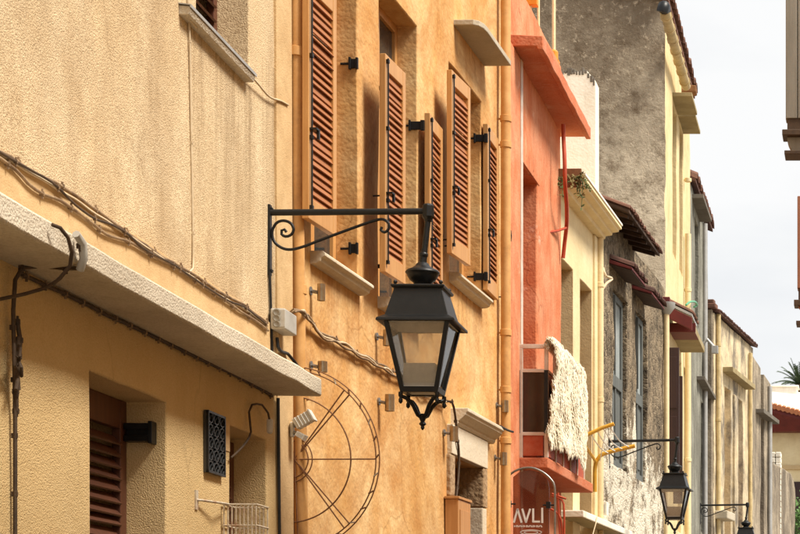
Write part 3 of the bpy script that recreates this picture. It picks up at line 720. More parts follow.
for k,(a,b,c,d) in enumerate(W):
    # casement frame and panes set back in the reveal
    x = -.15; m = MB(); t = .06
    for (y0,y1,q0,q1) in ((a,a+t,c,d),(b-t,b,c,d),(a+t,b-t,d-t,d),(a+t,b-t,c,c+t),((a+b)/2-.035,(a+b)/2+.035,c+t,d-t),(a+t,b-t,c+(d-c)*.66,c+(d-c)*.66+.06)):
        m.box(x-.05, x, y0, y1, q0, q1)
    fr = m.build('window', M['shutter'], H, .004)
    for (y0,y1) in ((a+t,(a+b)/2-.035),((a+b)/2+.035,b-t)):
        for (q0,q1) in ((c+t,c+(d-c)*.66),(c+(d-c)*.66+.06,d-t)):
            MB().box(x-.032,x-.026,y0-.004,y1+.004,q0-.004,q1+.004).build('pane', M['window_dark'], fr)
    # moulded sill
    m = MB(); m.prism([(-.14,c+.002),(.085,c-.008),(.10,c-.020),(.10,c-.038),(.075,c-.050),(.070,c-.072),(.045,c-.085),(-.02,c-.09),(-.02,c-.03),(-.14,c-.03)], 'y', a-.03, b+.035)
    m.build('sill', M['stone'], H, .004)
    # plaster lintel lip
    # shutters on standing-off hinges
    zlo, zhi = (F.z(400,283.5,.15), F.z(398,69,.15)) if k < 2 else (F.z(466,265,.15), F.z(456,74,.15))
    hgt = zhi-zlo; lw = .46 if k == 1 else .50
    louvre_leaf('shutter', H, ((.105,.12,.105)[k], a-lw+(.0,.05,.0)[k], zlo), R(-2.0 if k != 2 else -3.5), lw, hgt, M['shutter'], M['slat'])
    if k > 0:
        louvre_leaf('shutter', H, ((.055,.055,.015)[k], b+.006, zlo+(.03 if k == 2 else 0)), R(2.0), lw, hgt, M['shutter'], M['slat'])
    for zz in (zlo+.12, zhi-.12):
        m = MB(); m.box(-.12,-.04,b-.010,b+.003,zz+.012,zz+.026); m.box(-.055,.06 if k else .0,b-.014,b+.003,zz-.012,zz+.05); m.box(-.06,-.045,b-.024,b-.004,zz-.022,zz+.06); m.box(.03 if k else -.012,.06 if k else .004,b-.022,b-.0,zz-.02,zz+.058)
        m.build('hinge', M['iron'], H, .002)
        m = MB(); m.box(-.05,.11,a-.012,a+.004,zz-.012,zz+.016); m.build('hinge', M['iron'], H, .002)
# shutter hooks left on the wall
for (px,py) in ((373,196),(444,246),(502,236),(499,297),(441,240)):
    m = MB(); x,y,z = F.p(px,py,.0)
    m.tube([(0,y,z),(.09,y,z+.005)], .006, 6); m.tube([(.08,y,z+.05),(.085,y,z),(.08,y,z-.05)], .006, 6); m.build('shutter_hook', M['iron'], H)
# stone slab hood
a, zs = F.at(453.7, 24.5); b = F.u(484.5); zs = (zs + F.z(483.8,65.5))/2
m = MB(); poly = [(-.03,a),(.16,a),(.20,a+.03),(.225,a+.10),(.235,a+.2),(.235,b),(-.03,b)]
m.prism(poly, 'z', zs, zs+.045); m.build('slab_hood', M['slabstone'], H, .006)
# carved door cornice, frieze, stone jambs, door leaf
cz1 = F.z(505, 428.5, .14); fz0 = DZ; fz1 = F.z(461,428,.04)
ca, cb = F.u(453.5,.02), F.u(504.5,.14)
m = MB(); h = cz1-fz1
m.prism([(-.02,cz1),(.14,cz1),(.14,cz1-h*.2),(.125,cz1-h*.26),(.12,cz1-h*.38),(.085,cz1-h*.62),(.06,cz1-h*.75),(.06,cz1-h*.86),(.045,fz1),(-.02,fz1)], 'y', ca, cb); m.build('cornice', M['stone'], H, .006)
m = MB(); m.box(-.02,.04,D0-.12,D1+.13,fz0-.01,fz1-.003); m.build('frieze', M['stone'], H, .006)
zz = fz0-.013
k = 0
while zz > .1:
    hh = random.uniform(.28,.42); w_ = random.uniform(.10,.15)
    for (ua,ub) in ((D0-w_, D0+.012),(D1-.012, D1+w_)):
        m = MB(); m.box(-.19,.03+random.uniform(-.006,.006),ua,ub,max(.02,zz-hh+.006),zz); m.build('jamb_stone', M['stone'] if ua > D0 and k % 2 else M['jambstone'], H, .010)
    zz -= hh; k += 1
MB().box(-.26,-.2,D0+.01,D1-.01,.05,DZ-.015).build('door', M['brown_paint'], H, .004)
a, zz = F.at(446.5, 499, .02); b = F.u(470,.11)
m = MB(); m.box(.008,.115,a,b,.4,zz); bd = m.build('cupboard', M['board'], H, .005)
m = MB(); m.box(.115,.122,a+.05,b-.05,.5,zz-.08); m.build('panel', M['board'], bd, .002)
m = MB(); m.box(.004,.125,a-.012,b+.01,zz+.001,zz+.022); m.build('lid', M['board'], bd, .003)
# downpipes at both ends
x = .055
def ppt(px, py, d): u,z = F.at(px,py,d); return (d,u,z)
lo = F.u(301.5,x); up = F.u(296,x)
downpipe(H, [(x,lo+.012,.0),(x,lo,2.4),(x,up+.015,4.6),(x,up-.05,9.8)], .041, M['orange_pipe'], [(x,up-.0,F.z(296,52,x)),(x,(lo+up)/2,F.z(299,290,x)),(x,lo-.005,F.z(300,395,x))])
x = .075; uu = F.u(505.8,x)
downpipe(H, [(x,uu,.0),(x,uu,3.2),(x,uu,9.8)], .044, M['orange_pipe'], [(x,uu,F.z(506,y,x)) for y in (119,145,333,390,441)])
# twisted cable on the wall
pp = [(288,313,.06),(294,309,.11),(303,311,.11),(308,318,.05),(316,328,.02),(330,338,.02),(345,343,.02),(360,354,.02),(376,362,.02),(395,373,.02),(415,385,.02),(432,396,.02),(446,401,.02)]
for k in range(3):
    cable('twisted_cable', F, [F.p(a,b+k*1.6,c+.006*k) for a,b,c in pp], .008, M[['cable','cable_pale','cable'][k]], ['brown strand of the twisted cable crossing the orange wall behind the lantern','pale strand of the twisted cable crossing the orange wall behind the lantern','lowest brown strand of the twisted cable crossing the orange wall'][k], .03, 20+k*5, [9,0,0][k], M['cable'], 'twisted cable strands on the orange wall')
cable('black_cable', F, [F.p(446,401,.03),F.p(452,402,.08),F.p(455,415,.07),F.p(457,435,.06),F.p(459,455,.05),F.p(458,480,.05),F.p(456,500,.05)], .010, M['cable_dark'], 'dark cable hanging beside the stone door cornice of the orange house', .004, 31, 5)
cable('black_cable', F, [F.p(500,426,.13),F.p(507,430,.15),F.p(513,432,.17)], .010, M['cable_black'], 'short black cable stub poking out of the stone cornice end', .001, 32)
# bronze wall spotlights
spots = [(309.5,292.5,9,17,'bronze wall spotlight beside the near downpipe below the first sill'),(376,338,9,16,'bronze wall spotlight half hidden behind the big lantern'),
 (310,367,11,11,'bronze wall spotlight just above the rusty iron fan'),(378,403,11,17,'bronze wall spotlight right of the iron fan, under the big lantern'),
 (443.5,434,10,15,'bronze wall spotlight left of the stone door cornice'),(496,406.5,8,12,'bronze wall spotlight above the far end of the stone cornice'),(494.5,459,8,13,'bronze wall spotlight right of the stone frieze near the far downpipe')]
for px,py,w_,h_,lab in spots:
    u, z = F.at(px, py, .0); s = (FOC/(F.w(u).y)); hh = h_/s/2*.98; r = w_/s/2*.86
    o = empty('wall_spotlight', F.MT(0,u,z), lab, 'wall light', 'bronze spotlights on the orange house')
    m = MB(); n=12; m.tube([(0,0,.01),(.012,0,.01)], .028, 12); m.tube([(.01,0,.01),(.05,0,.0)], .011, 8); m.build('mount', M['steel_dark'], o, smooth=40)
    MB().lathe([(r*.8,-hh+.006),(r*.86,-hh),(r,-hh),(r,hh),(r*.86,hh),(r*.8,hh-.006)], 16, (.05+r,0,0)).build('barrel', M['steel'], o, smooth=40)
    MB().lathe([(r*.80,-.003),(r*.80,.003)], 16, (.05+r,0,-hh+.006)).build('lens', M['window_dark'], o)

# iron fan guard between the two houses
u, z = F.at(300.5, 463)
o = empty('iron_fan_guard', F.MT(0, .10, z), 'rusty iron half-wheel fan guard below the end of the ledge', 'iron guard')
def arc(r, a0=-86, a1=86, n=36): return [(r*math.cos(R(a0+(a1-a0)*i/n))+.005, 0, r*math.sin(R(a0+(a1-a0)*i/n))*1.03) for i in range(n+1)]
for r_ in (.548, .526): MB().tube(arc(r_), .0042, 6).build('rim', M['rust'], o, smooth=60)
for k in range(15):
    t = R(-80+160*k/14); MB().tube([(.526*math.cos(t),0,.541*math.sin(t)),(.548*math.cos(t+.05),0,.564*math.sin(t+.05))], .005, 6).build('link', M['rust_white'] if k%3==0 else M['rust'], o)
MB().tube(arc(.372), .0048, 6).build('ring', M['rust'], o, smooth=60)
for r_ in (.135,.110): MB().tube(arc(r_), .004, 6).build('ring', M['rust'], o, smooth=60)
for ang in (0, 46, 50.5, -46, -50.5, 84, -84):
    t = R(ang); MB().tube([(.03,0,.0),(.528*math.cos(t),0,.528*math.sin(t)*1.03)], .0046, 6).build('spoke', M['rust'], o)
# white floodlight on the corner
u, z = Fc.at(294.5, 430, .03)
o = empty('floodlight', Fc.MT(.02, u-.05, z), 'small white twin floodlight on the corner below the ledge end', 'floodlight')
m = MB(); m.box(0,.02,-.02,.02,-.05,.04); m.build('base', M['white_plastic'], o, .006)
for (zc,tilt,s) in ((.03,30,.85),(-.035,-30,.4)):
    m = MB(); m.box(-.02*s,.11*s,-.05,.02,-.035*s,.04*s); m.box(.105*s,.12*s,-.055,.025,-.042*s,.047*s)
    for q in range(4): m.box((.0+.025*q)*s,(.006+.025*q)*s,-.054,.024,-.038*s,.043*s)
    h_ = m.build('lamp_head', M['white_plastic'], o, .004); h_.location = (.05,0,zc); h_.rotation_euler = (0, R(-tilt), 0)
    MB().tube([(0.02,0,zc*.6),(.06,0,zc)], .012, 8).build('swivel', M['steel_dark'], o)

# ================================================================== RED HOUSE
F = Fr
H = empty('house', F.M, 'terracotta red house with a roof canopy and small balcony', 'house', HG)
uE = F.u(561)
ca_u = F.at(543, 35, .30); 
cz = F.z(543,35,.30); cu0 = F.u(543,.30); cu1 = F.u(590.8,.30)
dz = F.z(537,184); bzs = F.z(548,457.7,.30)
top = F.z(527,0)
relief_wall(0, uE, 0, top, [(F.u(520.5),F.u(537),bzs,dz,.5)], step=.18, wob=.006, edge=.01).build('wall', M['red'], H, .014, smooth=35)
MB().box(-.25,.03,0,F.u(517.5),0,cz-.11).build('pilaster', M['red'], H, .008)
MB().box(-.02,.034,F.u(517.7),F.u(519.6),0,cz-.11).build('white_edge', M['white_metal'], H, .003)
m = MB(); lz = cz-.115; n = 24; ring = []
for i in range(n+1):
    u = cu0+(cu1-cu0)*i/n; a = noise.noise(Vector((u*3,1,1)))*.008; b = noise.noise(Vector((u*3,4,1)))*.008
    ring += [(-.05,u,cz+.01),(.30+a,u,cz+b),(.30+a,u,lz-.012+b),(.25,u,lz-.012+b),(.24,u,lz+.014),(-.05,u,lz+.014)]
k = 6; fs = [tuple(range(k)), tuple(n*k+q for q in reversed(range(k)))] + [(i*k+q,i*k+(q+1)%k,(i+1)*k+(q+1)%k,(i+1)*k+q) for i in range(n) for q in range(k)]
m.add(ring, fs).build('canopy', M['red_canopy'], H, .008, smooth=40)
MB().box(-.30,-.25,F.u(520.5)+.01,F.u(537)-.01,bzs,dz-.01).build('balcony_door', M['red_dark'], H, .004)
# thin plaster lip over the balcony door
MB().box(-.02,.012,F.u(519.7),F.u(538.5),dz+.002,dz+.03).build('lintel_lip', M['red'], H, .004)
# balcony slab
bu0 = F.u(548,.30); bu1 = F.u(592,.34)
m = MB(); m.hexa([(-.05,bu0,bzs-.10),(.30,bu0,bzs-.10),(.35,bu1,bzs-.10),(-.05,bu1,bzs-.10),(-.05,bu0,bzs),(.30,bu0,bzs),(.35,bu1,bzs),(-.05,bu1,bzs)])
m.build('balcony_slab', M['red_canopy'], H, .010)
# balcony railing: white frame, brown panels
rt = F.z(549,345,.30); r2 = F.z(549,371,.30); r3 = F.z(549,434,.30)
m = MB(); T = .028
ue = F.u(588,.34)
for (a,b) in ((rt-.04,rt),(r2-.02,r2+.012),(r3-.02,r3+.012)):
    m.box(.02,.30,bu0+.01,bu0+.035,a,b); m.box(.275,.30,bu0+.036,ue,a+.002,b-.002)
for xx in (.02,.262): m.box(xx,xx+.038,bu0+.008,bu0+.037,bzs,rt-.041)
kk = 5
for i in range(1,kk+1):
    y = bu0 + (ue-bu0)*i/kk; m.box(.272,.303,y-.02,y+.02,bzs,rt-.003)
rail = m.build('railing', M['white_metal'], H, .003)
MB().box(.03,.29,bu0+.018,bu0+.026,r3+.012,r2-.02).build('end_panel', M['dark_glass'], rail)
MB().box(.06,.25,bu0+.018,bu0+.026,bzs+.02,r3-.02).build('end_panel', M['red_dark'], rail)
for i in range(kk):
    a = bu0+(ue-bu0)*i/kk+.02; b = bu0+(ue-bu0)*(i+1)/kk-.02
    MB().box(.284,.292,a,b,r3+.012,r2-.02).build('front_panel', M['dark_glass'], rail)
    MB().box(.284,.292,a,b,bzs+.02,r3-.02).build('front_panel', M['red_dark'], rail)
m = MB(); m.box(.012,.034,bu0+.004,bu0+.012,r3-.0,r2); m.box(.262,.300,bu0+.004,bu0+.010,r3,r2); m.build('black_strip', M['iron'], rail)
# shaggy flokati rug over the railing
fu0, fu1 = F.u(554,.36), F.u(584,.36)
o = empty('fleece_rug', F.M, 'shaggy cream wool rug hung over the red balcony railing', 'rug')
NU, NV = 46, 34; vs = []; drop = rt - F.z(552,440,.36)
prof_len = drop + .08
base = []
for i in range(NU+1):
    for j in range(NV+1):
        u = fu0+(fu1-fu0)*i/NU; s = prof_len*j/NV
        s2 = s - .0
        if s2 < 0: x = .270 + .0*s; z = rt + s2 - .0
        elif s2 < .09: t = s2/.09*math.pi; x = .307-.037*math.cos(t); z = rt+.01+.045*math.sin(t)
        else: x = .345+.030*math.sin(u*6.5+s2*1.5)*min(1,s2*2)+.02*math.sin(u*2.3+s2*4); z = rt - (s2-.09)
        edge = noise.noise(Vector((s*4, 2.0, 0)))*.05*(1 if i in (0,NU) else 0)
        ln = 1 + .16*noise.noise(Vector((u*2.2, 7, 0))) + .05*noise.noise(Vector((u*9, 3, 0)))
        if s2 > .09: z = rt - (z*-1+rt)*ln
        b = noise.noise(Vector((u*6,s*6,1)))*.030 + noise.noise(Vector((u*13,s*13,4)))*.009
        base.append(Vector((x+b+.012, u+edge, z)))
m = MB(); m.add(base, [(i*(NV+1)+j,(i+1)*(NV+1)+j,(i+1)*(NV+1)+j+1,i*(NV+1)+j+1) for i in range(NU) for j in range(NV)])
# locks of wool
for i in range(NU+1):
    for j in range(NV+1):
        for q in range(16):
            b = base[i*(NV+1)+j] + Vector((random.uniform(0,.02),random.uniform(-.04,.04),random.uniform(-.02,.02)))
            ln = random.uniform(.035,.075); cf = Vector((b.y*5, b.z*5, 2)); dy = noise.noise(cf)*.05+random.uniform(-.012,.012); ln *= .8+.7*abs(noise.noise(cf*1.7)); dx = random.uniform(.003,.014) * (1 if b.x > .3 else -1 if b.x<.25 else random.choice((-1,1)))
            wdt = random.uniform(.0045,.0075)
            p0, p1, p2 = b, b+Vector((dx,dy*.5,-ln*.45)), b+Vector((dx*.9,dy+random.uniform(-.015,.015),-ln))
            e = Vector((0,wdt,0)); f_ = Vector((wdt*.7,0,0))
            m.add([p0-e,p0+e,p0+f_,p1-e,p1+e,p1+f_,p2], [(0,1,4,3),(1,2,5,4),(2,0,3,5),(3,4,6),(4,5,6),(5,3,6)])
pl = m.build('pile', M['wool'], o, smooth=80); pl['kind'] = 'stuff'
# roof terrace posts
for (px,pyb,w_,lab) in ((553.8,44,3.6,'cream post with an orange foot standing on the red house roof'),(538.5,22,2.6,'thin pale post on the red house roof, left of the other post')):
    u = F.u(px,-.12); Y = F.w(u).y; zb_ = F.z(px,pyb+6,-.12); r = w_/2/(FOC/Y)
    o = empty('roof_post', F.MT(-.12,u,zb_), lab, 'post', 'posts on the red house roof')
    MB().lathe([(r,-.25),(r,1.6)], 12).build('post', M['cream2'], o, smooth=40)
    m = MB(); m.lathe([(r*2.2,-.12),(r*2.4,-.10),(r*2.4,-.02),(r*1.4,.0)], 12); m.box(-.05,.06,-.05,.05,-.14,-.115); m.build('foot', M['orange_plastic'], o, .004)
o = empty('roof_clamp', F.MT(-.1,F.u(532,-.1),F.z(532,3,-.1)), 'orange plastic clamp at the top edge of the red house roof', 'clamp')
m = MB(); m.box(-.08,.06,-.05,.05,-.03,.05); m.build('clamp', M['orange_plastic'], o, .006)
MB().tube([(-.02,0,-.12),(-.02,0,.4)], .02, 8).build('rod', M['cream2'], o)
# sign under an iron arch
F = Fr
o = empty('hanging_sign', F.MT(0,-.22,0), 'glass AVLI shop sign in an iron arch below the red balcony', 'sign')
Ys = F.w(-.22).y; k = FOC/Ys; X0 = (VX + F.w(-.22).x*FOC/Ys)
def sp(zx, zy): px, py = zx/8.35+500, zy/8.35+470; return ((px-X0)/k, EYE+(VY-py)/k)
fr = [sp(a,b) for a,b in ((30,560),(30,350),(32,110),(70,55),(120,12),(190,-14),(260,-18),(320,0),(380,35),(430,85),(455,140),(458,300),(458,620))]
pt = wob([(x,0,z) for x,z in fr], 0, .03)
MB().tube(pt, .010, 8).build('arch_frame', M['steel_dark'], o, smooth=60)
pan = [sp(a,b) for a,b in ((110,620),(110,60),(160,20),(250,2),(330,20),(400,85),(412,150),(412,620))]
m = MB(); m.prism(pan, 'y', -.004, .004); m.build('glass_panel', M['film'], o)
for (zx,zy) in ((75,285),(405,295)):
    x,z = sp(zx,zy); m = MB(); m.box(x-.02,x+.02,-.02,.02,z-.03,z+.03); m.tube([(x-.05,0,z),(x+.06,0,z)], .008, 6); m.build('clamp', M['iron'], o)
def stroke(m, pts, wd):
    for a,b in zip(pts, pts[1:]):
        a = Vector((a[0],a[1])); b = Vector((b[0],b[1])); t = (b-a).normalized(); n = Vector((-t.y,t.x))*wd/2; a = a-t*wd*.3; b = b+t*wd*.3
        m.prism([tuple(a+n),tuple(b+n),tuple(b-n),tuple(a-n)], 'y', -.012, -.0055)
for lt in ([(118,437),(148,330),(180,437)], [(188,330),(218,437),(252,330)], [(278,328),(278,433),(330,433)], [(354,322),(354,440)]):
    m = MB(); stroke(m, [sp(*q) for q in lt], .017); m.build('letter', M['letter'], o)
m = MB()
for i in range(17):
    zx = 122+i*14; zz = 471
    stroke(m, [sp(zx,zz-5),sp(zx,zz+6)], .006)
    if i%2: stroke(m, [sp(zx,zz-5),sp(zx+8,zz-5)], .005)
    if i%3: stroke(m, [sp(zx,zz+6),sp(zx+7,zz+6)], .005)
m.build('small_lettering', M['letter'], o)
m = MB()
for (ra,rb) in ((88,20),(58,12)):
    pts = [sp(260+ra*math.cos(t*math.pi/12), 522+rb*math.sin(t*math.pi/12)) for t in range(25)]
    stroke(m, pts, .006)
m.build('emblem', M['letter'], o)
# red awning rods beyond the sign
o = empty('awning_frame', F.MT(0,.25,0), 'red painted awning rods right of the glass shop sign', 'awning frame')
u_ = .25; Ya = F.w(u_).y; ka = FOC/Ya; Xa = VX+F.w(u_).x*ka
def ap(px,py): return ((px-Xa)/ka, 0, EYE+(VY-py)/ka)
for seg in (((552,496),(562,500),(564,512),(564,545)),((558,493),(559,520),(561,545)),((548,508),(556,512),(561,520),(563,545)),((552,494),(566,499))):
    MB().tube(wob([ap(*q) for q in seg], .0, .04), .010, 7).build('rod', M['cable_red'], o, smooth=60)

# ================================================================== PALE YELLOW HOUSE
F = F2
H = empty('house', F.M, 'pale yellow house with a moulded cornice, between red house and rubble house', 'house', HG)
uE = F.u(601)
cz0 = F.z(581.6,171.4,.30)
t1 = F.z(573,270); t2 = F.z(591.6,291); bw_ = EYE+.9
W2 = [(.08,F.u(573),bw_,t1,.6),(F.u(580),F.u(591.6),bw_,t2,.6)]
relief_wall(0, uE, 0, cz0+.12, W2, step=.25, wob=.004, edge=.004).build('wall', M['cream2'], H, .010, smooth=35)
for (a,b,c,d,e) in W2:
    MB().box(-.24,-.001,b-.004,b+.03,c,d).build('reveal_shade', M['tan'], H)  # darker tan lining paints the shade of the reveal into the plaster colour
    m = MB(); x=-.3
    for (y0,y1,q0,q1) in ((a,a+.06,c,d),(b-.06,b-.005,c,d),(a+.06,b-.06,d-.06,d),(a+.06,b-.06,c,c+.06),((a+b)/2-.03,(a+b)/2+.03,c+.06,d-.06)): m.box(x-.05,x,y0,y1,q0,q1)
    fr = m.build('window', M['board'], H)
    MB().box(x-.03,x-.024,a+.06,b-.06,c+.06,d-.06).build('pane', M['window_dark'], fr)
cu0, cu1 = .0, F.u(621.7,.30)
m = MB(); m.prism([(-.1,cz0+.01),(.30,cz0),(.30,cz0-.035),(.27,cz0-.04),(.265,cz0-.065),(.19,cz0-.075),(.185,cz0-.105),(.11,cz0-.115),(.10,cz0-.15),(-.1,cz0-.16)], 'y', cu0-.12, cu1); cn = m.build('cornice', M['cream2'], H, .004)
m = MB(); m.box(.288,.312,cu0-.12,cu1,cz0+.004,cz0+.03); m.build('white_lip', M['white_wall'], cn, .003)
m = MB(); m.box(-.02,.27,cu0-.16,cu0-.121,cz0-.13,cz0+.07); m.build('bare_brick_end', M['brick'], cn, .006)
# parapet-end wall, whitewashed
Yw = F.w(uE).y; kw = FOC/Yw
a = at_depth(556, 190, Yw); b = at_depth(596, 72, Yw)
P = empty('parapet_wall', Matrix.Translation((a.x, Yw-.02, 0)), 'whitewashed parapet wall with blackened top above the pale yellow house', 'wall')
m = MB(); nx = 14; vs=[]; wdt = b.x-a.x
for yy in (0,.28):
    for i in range(nx+1):
        x = wdt*i/nx; zt_ = b.z + noise.noise(Vector((x*4,1,2)))*.05 - (0.12*max(0,(i-11))/3)
        vs += [(x,yy,4.2),(x,yy,zt_)]
fs = []; o2 = 2*(nx+1)
for i in range(nx):
    fs += [(2*i,2*i+2,2*i+3,2*i+1),(o2+2*i,o2+2*i+1,o2+2*i+3,o2+2*i+2),(2*i+1,2*i+3,o2+2*i+3,o2+2*i+1),(2*i,o2+2*i,o2+2*i+2,2*i+2)]
fs += [(0,1,o2+1,o2),(2*nx,o2+2*nx,o2+2*nx+1,2*nx+1)]
m.add(vs, fs).build('wall', M['white_wall'], P, .008)
m = MB()
for i in range(nx):
    x = wdt*i/nx
    m.box(x, x+wdt/nx*random.uniform(.6,1.0), -.006, .20, b.z-.02+random.uniform(-.03,.0)-(.12*max(0,i-10)/3), b.z+.02+random.uniform(-.02,.03)-(.12*max(0,i-10)/3))
for k in range(0): m.box(wdt-random.uniform(.01,.05),wdt+.004,-.005,.1,b.z-.15-.13*k-random.uniform(.02,.1),b.z-.15-.13*k)
m.build('blackened_coping', M['grey_hood'], P, .006)
# weeds growing out of the cornice end
o = empty('weed_plant', F.MT(.1,-.17,cz0-.02), 'green weeds sprouting from the near end of the pale yellow cornice', 'weeds')
for k in range(15):
    m = MB(); y0 = random.uniform(-.02,.03); x0 = random.uniform(-.14,.22); L_ = random.uniform(.12,.28); dx = random.uniform(-.10,.14); up = random.uniform(-.8,.7)
    pts = [Vector((x0+dx*t, y0-.10*t*L_/.2, L_*(up*t-.6*t*t))) for t in (0,.25,.5,.75,1)]
    m.tube(pts, .004, 4)
    for v in pts[1:]:
        for q in range(5):
            d_ = Vector((random.uniform(-1,1),random.uniform(-1,1),random.uniform(-.8,.8))).normalized()*random.uniform(.03,.055); e = d_.orthogonal().normalized()*.011
            m.add([v, v+d_*.5+e, v+d_, v+d_*.5-e], [(0,1,2,3)])
    m.build('sprig', M['leaf'] if k%4 else M['leaf_dry'], o)
# red conduit hanging at the joint
c_ = cable('red_conduit', F, [F.p(563,124,.18),F.p(563.5,140,.18),F.p(564.5,160,.20),F.p(565,185,.2),F.p(566.5,205,.17),F.p(566.5,225,.12),F.p(564.5,243,.08),F.p(563,258,.06)], .022, M['cable_red'], 'red conduit hanging down past the weeds beside the red house', .003, 41)
m = MB(); m.tube([F.p(549,232,.03),F.p(557,231,.06),F.p(566,228,.12)], .014, 7); m.build('branch', M['cable_red'], c_)
# downpipe, meter box, low slab
x=.05; uu = F.u(600,x)
downpipe(H, [(x,uu,0),(x,uu,cz0-.14)], .042, M['cream2'], [(x,uu,F.z(600,y,x)) for y in (285,400)])
uu = F.u(593.5,.02); MB().box(-.01,.03,F.u(592.5),F.u(596.8),0,cz0-.16).build('pilaster', M['cream2'], H, .006)
sz = F.z(584,510.6,.22); a = F.u(584,.22); b = F.u(632,.22)
m = MB(); m.box(-.05,.22,a-.02,b,sz-.075,sz); ls = m.build('low_slab', M['white_wall'], H, .008)
m = MB(); m.box(-.04,.20,a-.015,b-.01,sz-.082,sz-.076); m.build('slab_soffit', M['soffit'], ls)
o = empty('meter_box', F.MT(0,F.u(597.5,.0),F.z(598,515.5)), 'small pale meter box above the low slab, left of the rubble wall', 'meter box')
bh = F.z(598,502)-F.z(598,515.5)
MB().box(.002,.11,0,.16,0,bh).build('box', M['white_plastic'], o, .006); MB().box(.02,.09,-.008,-.001,.03,bh-.03).build('window', M['box_grey'], o, .003)
m = MB(); cable('wire', F, [F.p(597,517,.23),F.p(596,523,.24),F.p(594,530,.24),F.p(592,538,.24)], .006, M['cable_pale'], 'pale wire hanging over the low slab of the pale yellow house', .003, 44)
# yellow clothes-line arms
F = F2
o = empty('clothes_line', F.M, 'yellow clothes-line arms with white lines beside the fleece rug', 'clothes line')
ua = F.u(588); 
def cp(px, py, u):
    Pw = F.w(u); t = F.t; n = F.n    # point in the plane u = const
    kx = (px-VX)/FOC; d = (kx*Pw.y - Pw.x)/(n.x - kx*n.y); Y = Pw.y + n.y*d
    return Vector((d, u, EYE+(VY-py)/FOC*Y))
u1, u2 = F.u(582), F.u(589.5)
m = MB(); A = [cp(583,437,u1),cp(589,434,u1),cp(602,428,u1),cp(614,424,u1)]; m.tube(A, .022, 10); m.build('arm', M['yellow_paint'], o, smooth=50)
Bp = wob([cp(595,492,u2),cp(595,470,u2),cp(596,462,u2),cp(600,456,u2),cp(608,452.5,u2),cp(622,449,u2),cp(635,446,u2)], 0, .05)
m = MB(); m.tube(Bp, .024, 10); m.build('arm', M['yellow_paint'], o, smooth=50)
m = MB(); m.tube([cp(586,447,u1),cp(596,462,u2)], .018, 8); m.build('strut', M['yellow_paint'], o)
for t in (.25,.45,.65,.85):
    i = A[0].lerp(A[3], t); j = cp(600+35*t, 456-10*t, u2); mid = (i+j)/2 - Vector((0,0,.05))
    MB().tube(wob([i,mid,j],0,.1), .007, 5).build('line', M['letter'], o)
for t in (.3,.75):
    i = A[0].lerp(A[3], t); j = cp(588+16*t, 452+12*t, u2)
    MB().tube([i,j], .006, 5).build('line', M['letter'], o)

# ================================================================== RUBBLE HOUSE
F = Fg
H = empty('house', F.M, 'dark rubble stone house with two blue-grey windows under a tiled eave', 'house', HG)
uE = F.u(664)
ez = (F.z(608,180.7,.35)+F.z(660.6,256,.35))/2
v1 = (F.u(613.5),F.u(626.5),F.z(622,470),F.z(626,302)); v2 = (F.u(636.5),F.u(646.5),F.z(643,482),F.z(645.5,321))
relief_wall(0, uE, 0, ez+.1, [(*v1,.5),(*v2,.5)], step=.12, wob=.014, edge=.020).build('wall', M['rubble'], H, .012, smooth=35)
for (a,b,c,d) in (v1,v2):
    x = -.05; m = MB(); t=.085; mz = c+(d-c)*.50; mu=(a+b)/2
    for (y0,y1,q0,q1) in ((a,a+t,c,d),(b-t,b,c,d),(a+t,b-t,d-t,d),(a+t,b-t,c,c+.10),(a+t,b-t,mz-.08,mz+.08)): m.box(x-.06,x,y0,y1,q0,q1)
    m.box(x-.045,x-.006,mu-.025,mu+.025,c+.1,mz-.08)
    fr = m.build('window', M['blue_wood'], H, .006)
    for (y0,y1) in ((a+t,mu-.02),(mu+.02,b-t)): MB().box(x-.035,x-.028,y0,y1,mz+.08,d-t).build('pane', M['pale_pane'], fr)
    MB().box(x-.045,x-.008,mu-.02,mu+.02,mz+.08,d-t).build('mullion', M['blue_wood'], fr)
    for (y0,y1) in ((a+t,mu-.025),(mu+.025,b-t)):
        m = MB(); m.box(x-.04,x-.03,y0,y1,c+.1,mz-.08); m.box(x-.03,x-.015,y0+.05,y1-.05,c+.17,mz-.15); m.build('panel', M['blue_wood'], fr, .005)
    m = MB(); m.box(x-.01,.02,a+.02,a+.05,mz+.08,d-t); m.build('muntin', M['blue_wood'], fr)
# two little tiled canopies
for (px0,py0,px1,py1,lab) in ((632,269.5,646,286.5,''),(652,294,664.5,309,'')):
    zc = F.z(px0,py0,.28); a = F.u(px0,.28); b = F.u(px1,.28)
    m = MB(); m.prism([(-.03,zc+.09),(-.03,zc+.14),(.28,zc+.03),(.28,zc)], 'y', a, b); cnp = m.build('canopy', M['maroon'], H, .004)
    m = MB(); m.prism([(-.02,zc+.083),(.27,zc-.004),(.27,zc-.012),(-.02,zc+.075)], 'y', a+.01, b-.01); m.build('soffit', M['soffit_dark'], cnp)
    tile_row(cnp, a, b, .31, -.02, zc+.035, .35, 9, M['tile_dark'])
